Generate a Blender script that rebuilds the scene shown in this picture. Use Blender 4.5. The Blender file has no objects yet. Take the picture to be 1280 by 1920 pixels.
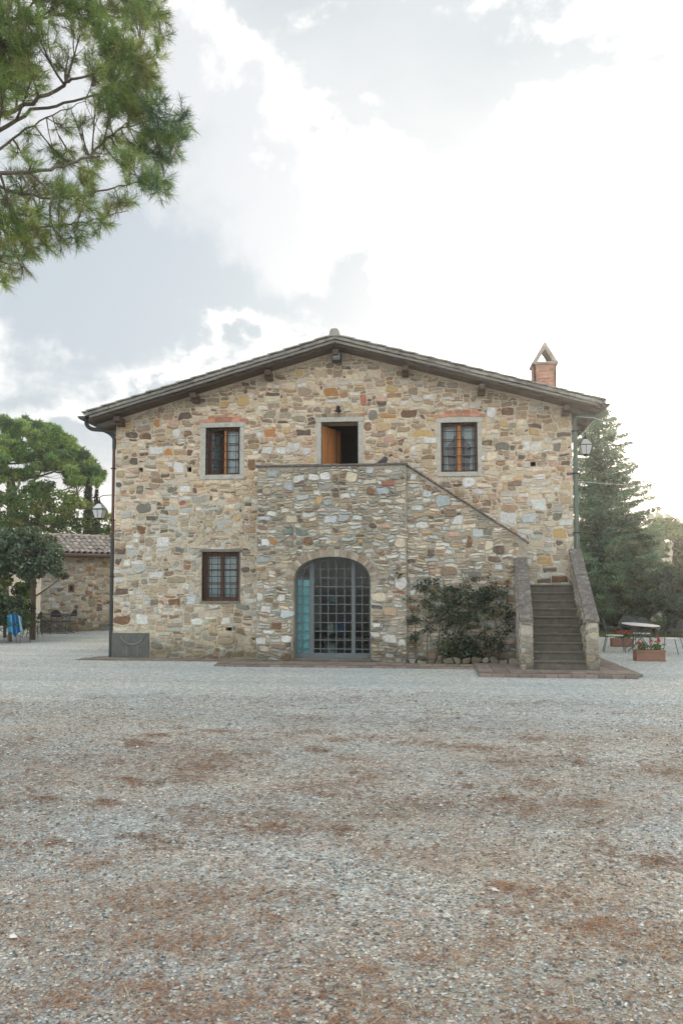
import bpy, math, random
import numpy as np
from mathutils import Vector, Matrix
from mathutils.geometry import tessellate_polygon
R = math.radians
rng = random.Random(7)
nr = np.random.RandomState(11)
scene = bpy.context.scene

# ------------------------------------------------------------------ camera
# House frame: X runs along the facade, Y goes into the house, Z up; facade at y=0, ridge at x=0.
FPX, YAW, PITCH, HORIZON = 1490.0, R(6.3), R(3.4), 1100.0
PPY = HORIZON - FPX * math.tan(PITCH)
CAM = np.array([2.2034, -19.0066, 1.76])
_f = np.array([-math.sin(YAW) * math.cos(PITCH), math.cos(YAW) * math.cos(PITCH), math.sin(PITCH)])
_r = np.array([math.cos(YAW), math.sin(YAW), 0.0])
_u = np.cross(_r, _f)
cd = bpy.data.cameras.new('camera'); cam = bpy.data.objects.new('camera', cd)
scene.collection.objects.link(cam); scene.camera = cam
cd.sensor_fit = 'VERTICAL'; cd.sensor_height = 36.0; cd.sensor_width = 24.0
cd.lens = FPX / 1920 * 36.0
cd.shift_y = (PPY - 960) / 1920
cd.clip_end = 3000
cam.location = CAM
cam.rotation_euler = (math.pi / 2 + PITCH, 0, YAW)

# ------------------------------------------------------------------ sky and sun
def ray(px, py): return _f * FPX + _r * (px - 640) + _u * (PPY - py)
def onY(px, py, y=0.0):
    d = ray(px, py); return CAM + d * ((y - CAM[1]) / d[1])
def onG(px, py, z=0.0):
    d = ray(px, py); return CAM + d * ((z - CAM[2]) / d[2])
def onD(px, py, D):
    d = ray(px, py); return CAM + d * (D / math.hypot(d[0], d[1]))
def udir(px, py):
    d = ray(px, py); return tuple(d / np.linalg.norm(d))

SUN_DIR = udir(1128, 748)
SUN_EL = math.asin(SUN_DIR[2]); SUN_AZ = math.atan2(SUN_DIR[0], SUN_DIR[1])
world = bpy.data.worlds.new('World'); scene.world = world; world.use_nodes = True
nt = world.node_tree; nt.nodes.clear()
def N(t, **k):
    n = nt.nodes.new(t)
    for a, b in k.items(): setattr(n, a, b)
    return n
def L(a, b): nt.links.new(a, b)
def M(op, a, b=None, c=None, clamp=False):
    n = N('ShaderNodeMath', operation=op); n.use_clamp = clamp
    for i, v in enumerate((a, b, c)):
        if v is None: continue
        if isinstance(v, (int, float)): n.inputs[i].default_value = v
        else: L(v, n.inputs[i])
    return n.outputs[0]
def mixc(fac, a, b):
    n = N('ShaderNodeMix', data_type='RGBA')
    if isinstance(fac, (int, float)): n.inputs[0].default_value = fac
    else: L(fac, n.inputs[0])
    for i, v in ((6, a), (7, b)):
        if isinstance(v, tuple): n.inputs[i].default_value = (*v, 1)
        else: L(v, n.inputs[i])
    return n.outputs[2]
def smooth(v, lo, hi):
    n = N('ShaderNodeMapRange', interpolation_type='SMOOTHSTEP'); L(v, n.inputs[0])
    n.inputs[1].default_value = lo; n.inputs[2].default_value = hi
    return n.outputs[0]
sky = N('ShaderNodeTexSky', sky_type='NISHITA'); sky.sun_disc = False
sky.sun_elevation = SUN_EL; sky.sun_rotation = SUN_AZ
sky.air_density = 1.0; sky.dust_density = 2.0; sky.altitude = 300
tc = N('ShaderNodeTexCoord')
dirv = tc.outputs['Generated']
wn = N('ShaderNodeTexNoise'); L(dirv, wn.inputs['Vector']); wn.inputs['Scale'].default_value = 7.0; wn.inputs['Detail'].default_value = 7; wn.inputs['Roughness'].default_value = .6
ws = N('ShaderNodeVectorMath', operation='SUBTRACT'); L(wn.outputs['Color'], ws.inputs[0]); ws.inputs[1].default_value = (.5, .5, .5)
wm = N('ShaderNodeVectorMath', operation='SCALE'); L(ws.outputs[0], wm.inputs[0]); wm.inputs['Scale'].default_value = .34
wa = N('ShaderNodeVectorMath', operation='ADD'); L(dirv, wa.inputs[0]); L(wm.outputs[0], wa.inputs[1])
wno = N('ShaderNodeVectorMath', operation='NORMALIZE'); L(wa.outputs[0], wno.inputs[0]); warped = wno.outputs[0]
def dot(v, src=None):
    n = N('ShaderNodeVectorMath', operation='DOT_PRODUCT'); L(src if src is not None else dirv, n.inputs[0]); n.inputs[1].default_value = v
    return n.outputs['Value']
def noise(scale, detail=6, rough=.55, off=(0, 0, 0), sq=(1, 1, 1.7), dist=0.0):
    mp = N('ShaderNodeMapping'); L(dirv, mp.inputs[0]); mp.inputs['Location'].default_value = off; mp.inputs['Scale'].default_value = sq
    n = N('ShaderNodeTexNoise'); L(mp.outputs[0], n.inputs['Vector']); n.inputs['Scale'].default_value = scale
    n.inputs['Detail'].default_value = detail; n.inputs['Roughness'].default_value = rough; n.inputs['Distortion'].default_value = dist
    return n.outputs[0]
nbig = noise(1.6, 4, .5, (3.1, 1.2, .4))
nmid = noise(5.0, 9, .58, (1.0, 4.0, 2.2), dist=.15)
nfin = noise(16.0, 8, .6, (5, 2, 1))
# cloud banks: soft lobes in direction space broken up by the noise, one list for the sky in view and generic cover elsewhere
def lobe(px, py, rad, w=1.0):
    c = dot(udir(px, py), warped)
    return M('MULTIPLY', smooth(c, math.cos(rad * 1.25), math.cos(rad * .25)), w)
def vsum(xs):
    s = xs[0]
    for x in xs[1:]: s = M('ADD', s, x)
    return s
banks = vsum([lobe(250, 330, .16, 1.0), lobe(120, 380, .2, 1.0), lobe(330, 450, .12, .8), lobe(620, 470, .13, .9), lobe(540, 570, .12, .8), lobe(1100, 160, .14, .45), lobe(440, 150, .09, .35),
              lobe(80, 640, .13, .5), lobe(900, 620, .2, .2), lobe(1270, 330, .2, .2)])
field = M('ADD', M('ADD', M('MULTIPLY', banks, .42), M('MULTIPLY', M('SUBTRACT', nmid, .5), 1.7)), M('MULTIPLY', M('SUBTRACT', nbig, .5), .5))
field = M('ADD', field, M('MULTIPLY', M('SUBTRACT', nfin, .5), .45))
edge = smooth(field, .08, .27)                       # inside a cumulus
deep = smooth(field, .24, .62)                        # thick grey middle
gnoise = smooth(noise(2.6, 5, .5, (7, 1, 3)), .35, .68)
greys = smooth(vsum([lobe(150, 600, .2, 1), lobe(300, 640, .14, .8), lobe(590, 555, .07, 1.1), lobe(900, 20, .14, .4), lobe(470, 330, .1, .35), lobe(20, 690, .12, .7), lobe(620, 560, .06, .6)]), .2, 1.1)
clear = mixc(gnoise, (.445, .485, .51), (.56, .58, .59))
rim = mixc(deep, (.84, .825, .80), (.58, .595, .61))
col = mixc(edge, clear, rim)
gm = M('MULTIPLY', greys, M('SUBTRACT', 1.0, M('MULTIPLY', M('MULTIPLY', edge, M('SUBTRACT', 1.0, deep)), .9)))
col = mixc(M('MULTIPLY', gm, .75), col, (.345, .405, .45))
sd = dot(SUN_DIR)
glow = M('POWER', M('MAXIMUM', sd, 0.0), 14.0)
glow2 = M('POWER', M('MAXIMUM', sd, 0.0), 160.0)
g = N('ShaderNodeVectorMath', operation='SCALE'); g.inputs[0].default_value = (1.0, .94, .84); L(M('ADD', M('MULTIPLY', glow, .16), M('MULTIPLY', glow2, 2.5)), g.inputs['Scale'])
ad = N('ShaderNodeVectorMath', operation='ADD'); L(col, ad.inputs[0]); L(g.outputs[0], ad.inputs[1])
# warm air low on the horizon
sep = N('ShaderNodeSeparateXYZ'); L(dirv, sep.inputs[0])
low = smooth(sep.outputs['Z'], .22, .02)
colw = mixc(M('MULTIPLY', low, .6), ad.outputs[0], (.95, .86, .80))
# front-lit sky away from the sun, unseen, is boosted to light the shaded facade
front = N('ShaderNodeVectorMath', operation='SCALE'); L(colw, front.inputs[0]); L(M('ADD', 1.0, M('MULTIPLY', smooth(sd, .45, -.4), 1.25)), front.inputs['Scale'])
colw = front.outputs[0]
bg1 = N('ShaderNodeBackground'); L(sky.outputs[0], bg1.inputs[0]); bg1.inputs[1].default_value = .08
bg2 = N('ShaderNodeBackground'); L(colw, bg2.inputs[0]); bg2.inputs[1].default_value = 1.0
mxs = N('ShaderNodeMixShader'); mxs.inputs[0].default_value = .88
L(bg1.outputs[0], mxs.inputs[1]); L(bg2.outputs[0], mxs.inputs[2])
wo = N('ShaderNodeOutputWorld'); L(mxs.outputs[0], wo.inputs[0])

sl = bpy.data.lights.new('sun', 'SUN'); so = bpy.data.objects.new('sun', sl); scene.collection.objects.link(so)
sl.energy = 1.5; sl.angle = R(10); sl.color = (1, .86, .68)
so.rotation_euler = Vector(SUN_DIR).to_track_quat('Z', 'Y').to_euler()
so.location = (20, 40, 30)
vs = scene.view_settings
vs.view_transform = 'Standard'; vs.look = 'None'; vs.gamma = 1; vs.use_curve_mapping = False
vs.exposure = 0.64
ADDED_HAZE = .0018

# ------------------------------------------------------------------ helpers
def lin(c):
    c = c / 255.0
    return c / 12.92 if c <= .04045 else ((c + .055) / 1.055) ** 2.4
def S(r, g, b, k=1.0): return (lin(r) * k, lin(g) * k, lin(b) * k)
def jit(c, a, q=rng):
    m = 1 + q.uniform(-a, a)
    return tuple(max(0.0, x * m * (1 + q.uniform(-a, a) * .25)) for x in c)

def tag(o, label=None, cat=None, group=None, kind=None):
    if label: o['label'] = label
    if cat: o['category'] = cat
    if group: o['group'] = group
    if kind: o['kind'] = kind
    return o
def thing(name, loc, label=None, cat=None, group=None, kind=None, rz=0.0):
    o = bpy.data.objects.new(name, None); scene.collection.objects.link(o)
    o.location = loc; o.rotation_euler = (0, 0, rz); o.empty_display_size = .2
    return tag(o, label, cat, group, kind)
def wloc(o):
    v = Vector((0, 0, 0))
    while o is not None: v = v + o.location; o = o.parent
    return v
def mesh_np(name, V, Fs, C=None, smooth=False):
    """V (n,3), Fs (m,k) uniform polygons, C (m,3) face colours"""
    V = np.asarray(V, np.float32); Fs = np.asarray(Fs, np.int32)
    me = bpy.data.meshes.new(name); m, k = Fs.shape
    me.vertices.add(len(V)); me.vertices.foreach_set('co', V.ravel())
    me.loops.add(m * k); me.loops.foreach_set('vertex_index', Fs.ravel())
    me.polygons.add(m); me.polygons.foreach_set('loop_start', np.arange(0, m * k, k, dtype=np.int32))
    try: me.polygons.foreach_set('loop_total', np.full(m, k, np.int32))
    except Exception: pass
    me.update(calc_edges=True)
    if C is not None:
        a = me.attributes.new('Col', 'FLOAT_COLOR', 'FACE')
        a.data.foreach_set('color', np.hstack([np.asarray(C, np.float32), np.ones((m, 1), np.float32)]).ravel())
    if smooth: me.polygons.foreach_set('use_smooth', np.ones(m, bool))
    return me
def link(name, me, mat, parent=None, loc=None):
    o = bpy.data.objects.new(name, me); scene.collection.objects.link(o)
    if mat is not None and (len(me.materials) == 0): me.materials.append(mat)
    if parent is not None: o.parent = parent
    if loc is not None: o.location = loc
    return o
def obj_np(name, V, Fs, mat, parent=None, C=None, smooth=False):
    """vertices in world space; the object sits at its parent's origin"""
    V = np.asarray(V, float)
    if parent is not None: V = V - np.array(wloc(parent))
    return link(name, mesh_np(name, V, Fs, C, smooth), mat, parent)

class MB:
    def __init__(s): s.v = []; s.f = []; s.c = []; s.cc = (.5, .5, .5)
    def col(s, c): s.cc = c; return s
    def face(s, idx): s.f.append(tuple(idx)); s.c.append(s.cc)
    def add(s, vs, fs):
        b = len(s.v); s.v += [tuple(v) for v in vs]
        for q in fs: s.face([b + i for i in q])
    def box(s, x0, x1, y0, y1, z0, z1, M4=None):
        vs = [(x, y, z) for z in (z0, z1) for y in (y0, y1) for x in (x0, x1)]
        if M4 is not None: vs = [tuple(M4 @ Vector(v)) for v in vs]
        s.add(vs, [(0, 2, 3, 1), (4, 5, 7, 6), (0, 1, 5, 4), (2, 6, 7, 3), (0, 4, 6, 2), (1, 3, 7, 5)]); return s
    def bbox(s, x0, x1, y0, y1, z0, z1, b=.008, M4=None):
        """box with chamfered edges (24 vertices)"""
        b = min(b, .45 * abs(x1 - x0), .45 * abs(y1 - y0), .45 * abs(z1 - z0))
        vs = []; ix = {}
        for i, X in enumerate((x0, x1)):
            for j, Y in enumerate((y0, y1)):
                for k, Z in enumerate((z0, z1)):
                    sx = b if i == 0 else -b; sy = b if j == 0 else -b; sz = b if k == 0 else -b
                    for a, p in ((0, (X, Y + sy, Z + sz)), (1, (X + sx, Y, Z + sz)), (2, (X + sx, Y + sy, Z))):
                        ix[(i, j, k, a)] = len(vs); vs.append(p)
        fs = []
        o4 = ((0, 0), (1, 0), (1, 1), (0, 1))
        for i in (0, 1): fs.append([ix[(i, j, k, 0)] for j, k in (o4 if i else o4[::-1])])
        for j in (0, 1): fs.append([ix[(i, j, k, 1)] for i, k in (o4[::-1] if j else o4)])
        for k in (0, 1): fs.append([ix[(i, j, k, 2)] for i, j in (o4 if k else o4[::-1])])
        for j, k in o4: fs.append([ix[(0, j, k, 1)], ix[(1, j, k, 1)], ix[(1, j, k, 2)], ix[(0, j, k, 2)]])
        for i, k in o4: fs.append([ix[(i, 0, k, 0)], ix[(i, 1, k, 0)], ix[(i, 1, k, 2)], ix[(i, 0, k, 2)]])
        for i, j in o4: fs.append([ix[(i, j, 0, 0)], ix[(i, j, 1, 0)], ix[(i, j, 1, 1)], ix[(i, j, 0, 1)]])
        for i in (0, 1):
            for j in (0, 1):
                for k in (0, 1): fs.append([ix[(i, j, k, a)] for a in (0, 1, 2)])
        if M4 is not None: vs = [tuple(M4 @ Vector(v)) for v in vs]
        s.add(vs, fs); return s
    def tube(s, pts, r, n=8, cap=True):
        pts = [Vector(p) for p in pts]
        if not hasattr(r, '__len__'): r = [r] * len(pts)
        b = len(s.v); prev = None
        for i, p in enumerate(pts):
            d = (pts[min(i + 1, len(pts) - 1)] - pts[max(i - 1, 0)])
            if d.length < 1e-9: d = Vector((0, 0, 1))
            d.normalize()
            if prev is None:
                a = Vector((0, 0, 1)) if abs(d.z) < .9 else Vector((1, 0, 0)); e1 = d.cross(a).normalized()
            else: e1 = (prev - d * prev.dot(d)).normalized()
            prev = e1; e2 = d.cross(e1)
            for k in range(n):
                t = 2 * math.pi * k / n; q = p + (e1 * math.cos(t) + e2 * math.sin(t)) * r[i]; s.v.append(tuple(q))
        for i in range(len(pts) - 1):
            for k in range(n):
                k2 = (k + 1) % n; s.face((b + i * n + k, b + i * n + k2, b + (i + 1) * n + k2, b + (i + 1) * n + k))
        if cap:
            s.face([b + k for k in range(n)][::-1]); e = b + (len(pts) - 1) * n; s.face([e + k for k in range(n)])
        return s
    def lathe(s, prof, c=(0, 0, 0), n=16):
        b = len(s.v)
        for r, z in prof:
            for k in range(n):
                t = 2 * math.pi * k / n; s.v.append((c[0] + r * math.cos(t), c[1] + r * math.sin(t), c[2] + z))
        for i in range(len(prof) - 1):
            for k in range(n):
                k2 = (k + 1) % n; s.face((b + i * n + k, b + i * n + k2, b + (i + 1) * n + k2, b + (i + 1) * n + k))
        s.face([b + k for k in range(n)][::-1]); e = b + (len(prof) - 1) * n; s.face([e + k for k in range(n)])
        return s
    def prism(s, poly, y0, y1):
        """(x,z) outline extruded along y; CCW seen from -y"""
        n = len(poly); b = len(s.v)
        s.v += [(x, y0, z) for x, z in poly] + [(x, y1, z) for x, z in poly]
        s.face([b + i for i in range(n)]); s.face([b + n + i for i in range(n)][::-1])
        for i in range(n):
            j = (i + 1) % n; s.face((b + i, b + n + i, b + n + j, b + j))
        return s
    def plate(s, outer, holes, y0, y1):
        loops = [outer] + holes; fl = [p for l in loops for p in l]
        tr = tessellate_polygon([[Vector((x, z, 0)) for x, z in l] for l in loops])
        b = len(s.v); n = len(fl)
        s.v += [(x, y0, z) for x, z in fl] + [(x, y1, z) for x, z in fl]
        for t in tr:
            s.face([b + i for i in t]); s.face([b + n + i for i in t][::-1])
        k = 0
        for l in loops:
            m = len(l)
            for i in range(m):
                j = (i + 1) % m; s.face((b + k + i, b + n + k + i, b + n + k + j, b + k + j))
            k += m
        return s
    def mesh(s, name, off=(0, 0, 0), smooth=False):
        me = bpy.data.meshes.new(name)
        me.from_pydata([(v[0] - off[0], v[1] - off[1], v[2] - off[2]) for v in s.v], [], s.f)
        a = me.attributes.new('Col', 'FLOAT_COLOR', 'FACE')
        a.data.foreach_set('color', [x for c in s.c for x in (*c, 1.0)])
        if smooth:
            me.polygons.foreach_set('use_smooth', [True] * len(me.polygons))
            try: me.set_sharp_from_angle(angle=R(40))
            except Exception: pass
        return me
    def build(s, name, mat, parent=None, smooth=False, kind=None, label=None):
        off = wloc(parent) if parent is not None else (0, 0, 0)
        o = link(name, s.mesh(name, off, smooth), mat, parent)
        return tag(o, label, None, None, kind)

# ------------------------------------------------------------------ materials
def mat_new(name):
    m = bpy.data.materials.new(name); m.use_nodes = True
    return m, m.node_tree
def surf(name, color=None, rough=.85, var=.25, nscale=8.0, fine=60.0, bump=.3, bdist=.01, metallic=0.0, spec=.3, stain=None, stain_amt=.5, stain_scale=1.5, stain_lo=.55, objrand=0.0, squash=(1, 1, 1), local=False, foot_dark=False):
    """procedural surface: attribute colour (color=None) or a fixed colour, broken up by two noises, plus stains and relief"""
    m, t = mat_new(name); nd = t.nodes; lk = t.links.new
    bs = nd['Principled BSDF']; bs.inputs['Roughness'].default_value = rough; bs.inputs['Metallic'].default_value = metallic
    bs.inputs['Specular IOR Level'].default_value = spec
    if local: pos = nd.new('ShaderNodeTexCoord').outputs['Object']
    else: pos = nd.new('ShaderNodeNewGeometry').outputs['Position']
    mp = nd.new('ShaderNodeMapping'); mp.inputs['Scale'].default_value = squash; lk(pos, mp.inputs[0]); pos = mp.outputs[0]
    def nz(sc, de=5, ro=.6):
        n = nd.new('ShaderNodeTexNoise'); n.inputs['Scale'].default_value = sc; n.inputs['Detail'].default_value = de; n.inputs['Roughness'].default_value = ro
        lk(pos, n.inputs['Vector']); return n.outputs[0]
    def mr(v, a, b, c, d):
        n = nd.new('ShaderNodeMapRange'); lk(v, n.inputs[0])
        for i, q in enumerate((a, b, c, d)): n.inputs[i + 1].default_value = q
        return n.outputs[0]
    if color is None:
        at = nd.new('ShaderNodeAttribute'); at.attribute_name = 'Col'; base = at.outputs['Color']
    else:
        rg = nd.new('ShaderNodeRGB'); rg.outputs[0].default_value = (*color, 1); base = rg.outputs[0]
    n1 = nz(nscale); n2 = nz(fine, 3)
    f1 = mr(n1, .25, .75, 1 - var, 1 + var); f2 = mr(n2, .25, .75, 1 - var * .7, 1 + var * .7)
    mu = nd.new('ShaderNodeMath'); mu.operation = 'MULTIPLY'; lk(f1, mu.inputs[0]); lk(f2, mu.inputs[1]); fac = mu.outputs[0]
    if objrand:
        oi = nd.new('ShaderNodeObjectInfo'); f3 = mr(oi.outputs['Random'], 0, 1, 1 - objrand, 1 + objrand)
        mu = nd.new('ShaderNodeMath'); mu.operation = 'MULTIPLY'; lk(fac, mu.inputs[0]); lk(f3, mu.inputs[1]); fac = mu.outputs[0]
    vm = nd.new('ShaderNodeVectorMath'); vm.operation = 'SCALE'; lk(base, vm.inputs[0]); lk(fac, vm.inputs['Scale']); cur = vm.outputs[0]
    if stain is not None:
        sn = nz(stain_scale, 8, .65); sf = mr(sn, stain_lo, stain_lo + .14, 0, stain_amt)
        mx = nd.new('ShaderNodeMix'); mx.data_type = 'RGBA'; lk(sf, mx.inputs[0]); lk(cur, mx.inputs[6]); mx.inputs[7].default_value = (*stain, 1); cur = mx.outputs[2]
    if foot_dark:   # walls turn darker and greener towards the foot, broken up by noise
        sz = nd.new('ShaderNodeSeparateXYZ'); lk(nd.new('ShaderNodeNewGeometry').outputs['Position'], sz.inputs[0])
        ad_ = nd.new('ShaderNodeMath'); ad_.operation = 'MULTIPLY_ADD'; lk(nz(2.2, 7, .7), ad_.inputs[0]); ad_.inputs[1].default_value = -1.3; lk(sz.outputs['Z'], ad_.inputs[2])
        mx = nd.new('ShaderNodeMix'); mx.data_type = 'RGBA'; lk(mr(ad_.outputs[0], -.5, .05, .55, 0), mx.inputs[0]); lk(cur, mx.inputs[6]); mx.inputs[7].default_value = (*S(104, 102, 84, .6), 1); cur = mx.outputs[2]
    lk(cur, bs.inputs['Base Color'])
    if bump:
        bn = nz(nscale * 2.5, 8, .7)
        bp = nd.new('ShaderNodeBump'); bp.inputs['Strength'].default_value = bump; bp.inputs['Distance'].default_value = bdist
        lk(bn, bp.inputs['Height']); lk(bp.outputs[0], bs.inputs['Normal'])
    return m
def leafmat(name, trans=.35, gloss=.25, rough=.5):
    m, t = mat_new(name); nd = t.nodes; lk = t.links.new
    bs = nd['Principled BSDF']; bs.inputs['Roughness'].default_value = rough; bs.inputs['Specular IOR Level'].default_value = gloss
    at = nd.new('ShaderNodeAttribute'); at.attribute_name = 'Col'
    lk(at.outputs['Color'], bs.inputs['Base Color'])
    tr = nd.new('ShaderNodeBsdfTranslucent')
    vm = nd.new('ShaderNodeVectorMath'); vm.operation = 'MULTIPLY'; lk(at.outputs['Color'], vm.inputs[0]); vm.inputs[1].default_value = (1.7, 1.6, .7)
    lk(vm.outputs[0], tr.inputs[0])
    mx = nd.new('ShaderNodeMixShader'); mx.inputs[0].default_value = trans
    lk(bs.outputs[0], mx.inputs[1]); lk(tr.outputs[0], mx.inputs[2]); lk(mx.outputs[0], nd['Material Output'].inputs[0])
    return m
def glassmat(name, tint=(.8, .87, .88), refl=.10):
    m, t = mat_new(name); nd = t.nodes; lk = t.links.new
    tr = nd.new('ShaderNodeBsdfTransparent'); tr.inputs[0].default_value = (*tint, 1)
    gl = nd.new('ShaderNodeBsdfGlossy'); gl.inputs['Roughness'].default_value = .04
    fr = nd.new('ShaderNodeFresnel'); fr.inputs[0].default_value = 1.5
    ma = nd.new('ShaderNodeMath'); ma.operation = 'MULTIPLY_ADD'; lk(fr.outputs[0], ma.inputs[0]); ma.inputs[1].default_value = refl / .04; ma.inputs[2].default_value = 0; ma.use_clamp = True
    mx = nd.new('ShaderNodeMixShader'); lk(ma.outputs[0], mx.inputs[0]); lk(tr.outputs[0], mx.inputs[1]); lk(gl.outputs[0], mx.inputs[2])
    lk(mx.outputs[0], nd['Material Output'].inputs[0]); return m

MAT = dict(
    stone=surf('rubble_stone', None, .9, .3, 24, 95, .9, .018, stain=S(194, 180, 158, .8), stain_amt=.6, stain_scale=7.5, stain_lo=.53, foot_dark=True),
    mortar_up=surf('lime_mortar', S(212, 198, 174, .84), .95, .24, 14, 90, .8, .016, stain=S(132, 118, 102, .64), stain_amt=.5, stain_scale=5, stain_lo=.53, foot_dark=True),
    mortar_low=surf('weathered_mortar', S(180, 172, 156, .8), .95, .22, 14, 90, .6, .012, stain=S(100, 96, 84, .7), stain_amt=.55, stain_scale=1.6, stain_lo=.5, foot_dark=True),
    trim=surf('grey_stone_trim', S(192, 190, 180, .82), .9, .2, 10, 90, .4, .008, stain=S(146, 142, 130, .7), stain_amt=.5, stain_scale=6, stain_lo=.54),
    brick=surf('brick', None, .9, .22, 14, 80, .4, .006, objrand=.18),
    oldwood=surf('weathered_wood', S(138, 134, 126, .75), .9, .3, 5, 40, .5, .008, squash=(1, 1, 3)),
    verge=surf('lichened_tile', S(156, 153, 145, .8), .95, .3, 7, 50, .6, .01, stain=S(90, 88, 80, .7), stain_amt=.6, stain_scale=3, stain_lo=.48, objrand=.2),
    coppo=surf('terracotta_tile', S(188, 176, 166, .8), .9, .3, 8, 50, .5, .01, stain=S(120, 112, 100, .7), stain_amt=.7, stain_scale=4, stain_lo=.48, objrand=.25),
    wood_orange=surf('varnished_wood', S(196, 132, 80, .78), .5, .42, 5, 30, .1, .002, squash=(6, 6, .6)),
    plank=surf('orange_door_plank', S(196, 132, 80, .78), .5, .35, 4, 30, .2, .004, squash=(8, 8, .5), objrand=.3),
    wood_brown=surf('brown_window_wood', S(112, 82, 66, .7), .55, .22, 5, 30, .1, .002, squash=(6, 6, 1)),
    iron=surf('wrought_iron', S(62, 66, 68, .6), .6, .2, 20, 90, .1, .001, metallic=.3),
    purlin=surf('dark_purlin_wood', S(108, 92, 80, .7), .9, .3, 5, 40, .5, .008),
    black=surf('black_paint', (.018, .02, .022), .5, .2, 20, 90, 0),
    bluegrey=surf('blue_grey_door_paint', S(110, 118, 120, .8), .55, .12, 10, 60, .05, .001),
    teal=surf('teal_painted_leaf', S(150, 206, 212, .9), .4, .12, 3, 40, .05, .001),
    gutter=surf('dark_gutter_metal', S(84, 90, 88, .6), .55, .15, 8, 50, .05, .001, metallic=.3),
    pipe_brown=surf('brown_downpipe_paint', S(104, 72, 60, .7), .6, .2, 5, 50, .05, .001),
    pipe_green=surf('green_grey_downpipe_paint', S(112, 124, 112, .75), .6, .15, 5, 50, .05, .001),
    step=surf('worn_step_stone', S(112, 108, 98, .7), .95, .3, 7, 60, .6, .01, stain=S(150, 148, 138, .75), stain_amt=.6, stain_scale=4, stain_lo=.57),
    coping=surf('lichened_coping', S(122, 116, 112, .7), .95, .45, 12, 60, 1., .02, stain=S(176, 172, 158, .75), stain_amt=.8, stain_scale=11, stain_lo=.52),
    plaque=surf('grey_render', S(112, 116, 112, .72), .9, .2, 6, 60, .3, .006, stain=S(80, 84, 82, .7), stain_amt=.4, stain_scale=4),
    slab=surf('brick_paving', S(152, 138, 128, .68), .9, .2, 5, 50, .5, .006, stain=S(120, 108, 100, .7), stain_amt=.5, stain_scale=1.5, objrand=.2),
    plaster=surf('dim_plaster', S(164, 152, 136, .7), .95, .2, 2, 30, .2, .01),
    darkroom=surf('dark_room', S(70, 66, 60, .5), .95, .2, 2, 30, 0),
    curtain=surf('white_curtain', S(206, 216, 220, .9), .9, .1, 4, 60, 0),
    glass=glassmat('window_glass', (.85, .9, .9), .045),
    dglass=glassmat('door_glass', (.86, .92, .92), .02),
    lamp_glass=surf('milky_lantern_glass', S(222, 226, 226, .8), .3, .04, 4, 50, 0),
    flood_glass=surf('floodlight_glass', S(176, 192, 190, .7), .25, .15, 10, 60, 0),
    bark=surf('bark', S(120, 108, 94, .65), .95, .3, 6, 40, .8, .03),
    pinebark=surf('pine_bark', S(132, 120, 110, .65), .95, .3, 8, 40, .8, .02),
    leaf=leafmat('leaf'), needle=leafmat('pine_needle', .25, .2, .6), darkleaf=leafmat('glossy_leaf', .15, .5, .35),
    chairmetal=surf('dark_chair_metal', S(92, 98, 98, .75), .5, .1, 10, 60, 0, metallic=.2),
    whitetop=surf('white_table_top', S(226, 218, 214, .85), .4, .04, 4, 40, 0),
    cushion=surf('white_seat_pad', S(222, 218, 210, .8), .8, .05, 8, 60, .1, .004),
    terracotta=surf('terracotta', S(158, 122, 104, .7), .85, .2, 6, 50, .3, .004),
    petal=surf('petal', None, .6, .1, 5, 30, 0),
    towel=surf('towel_cloth', None, .95, .1, 20, 90, .3, .003),
    plastic_blue=surf('blue_plastic', S(30, 92, 150, .8), .4, .05, 5, 30, 0),
    plastic_white=surf('white_plastic', S(205, 210, 205, .8), .5, .05, 5, 30, 0),
    earth=surf('soil', S(84, 72, 58, .6), 1, .3, 10, 60, .6, .02),
    cable=surf('pale_cable', S(200, 206, 200, .8), .6, .05, 5, 30, 0),
)
def meshmat():
    """perforated chair sheet: dark metal with fine round holes"""
    m, t = mat_new('perforated_sheet'); nd = t.nodes; lk = t.links.new
    bs = nd['Principled BSDF']; bs.inputs['Base Color'].default_value = (*S(66, 76, 78, .7), 1); bs.inputs['Roughness'].default_value = .6
    tr = nd.new('ShaderNodeBsdfTransparent'); mx = nd.new('ShaderNodeMixShader'); mx.inputs[0].default_value = .22
    lk(bs.outputs[0], mx.inputs[1]); lk(tr.outputs[0], mx.inputs[2]); lk(mx.outputs[0], nd['Material Output'].inputs[0]); return m
MAT['mesh'] = meshmat()

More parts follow.
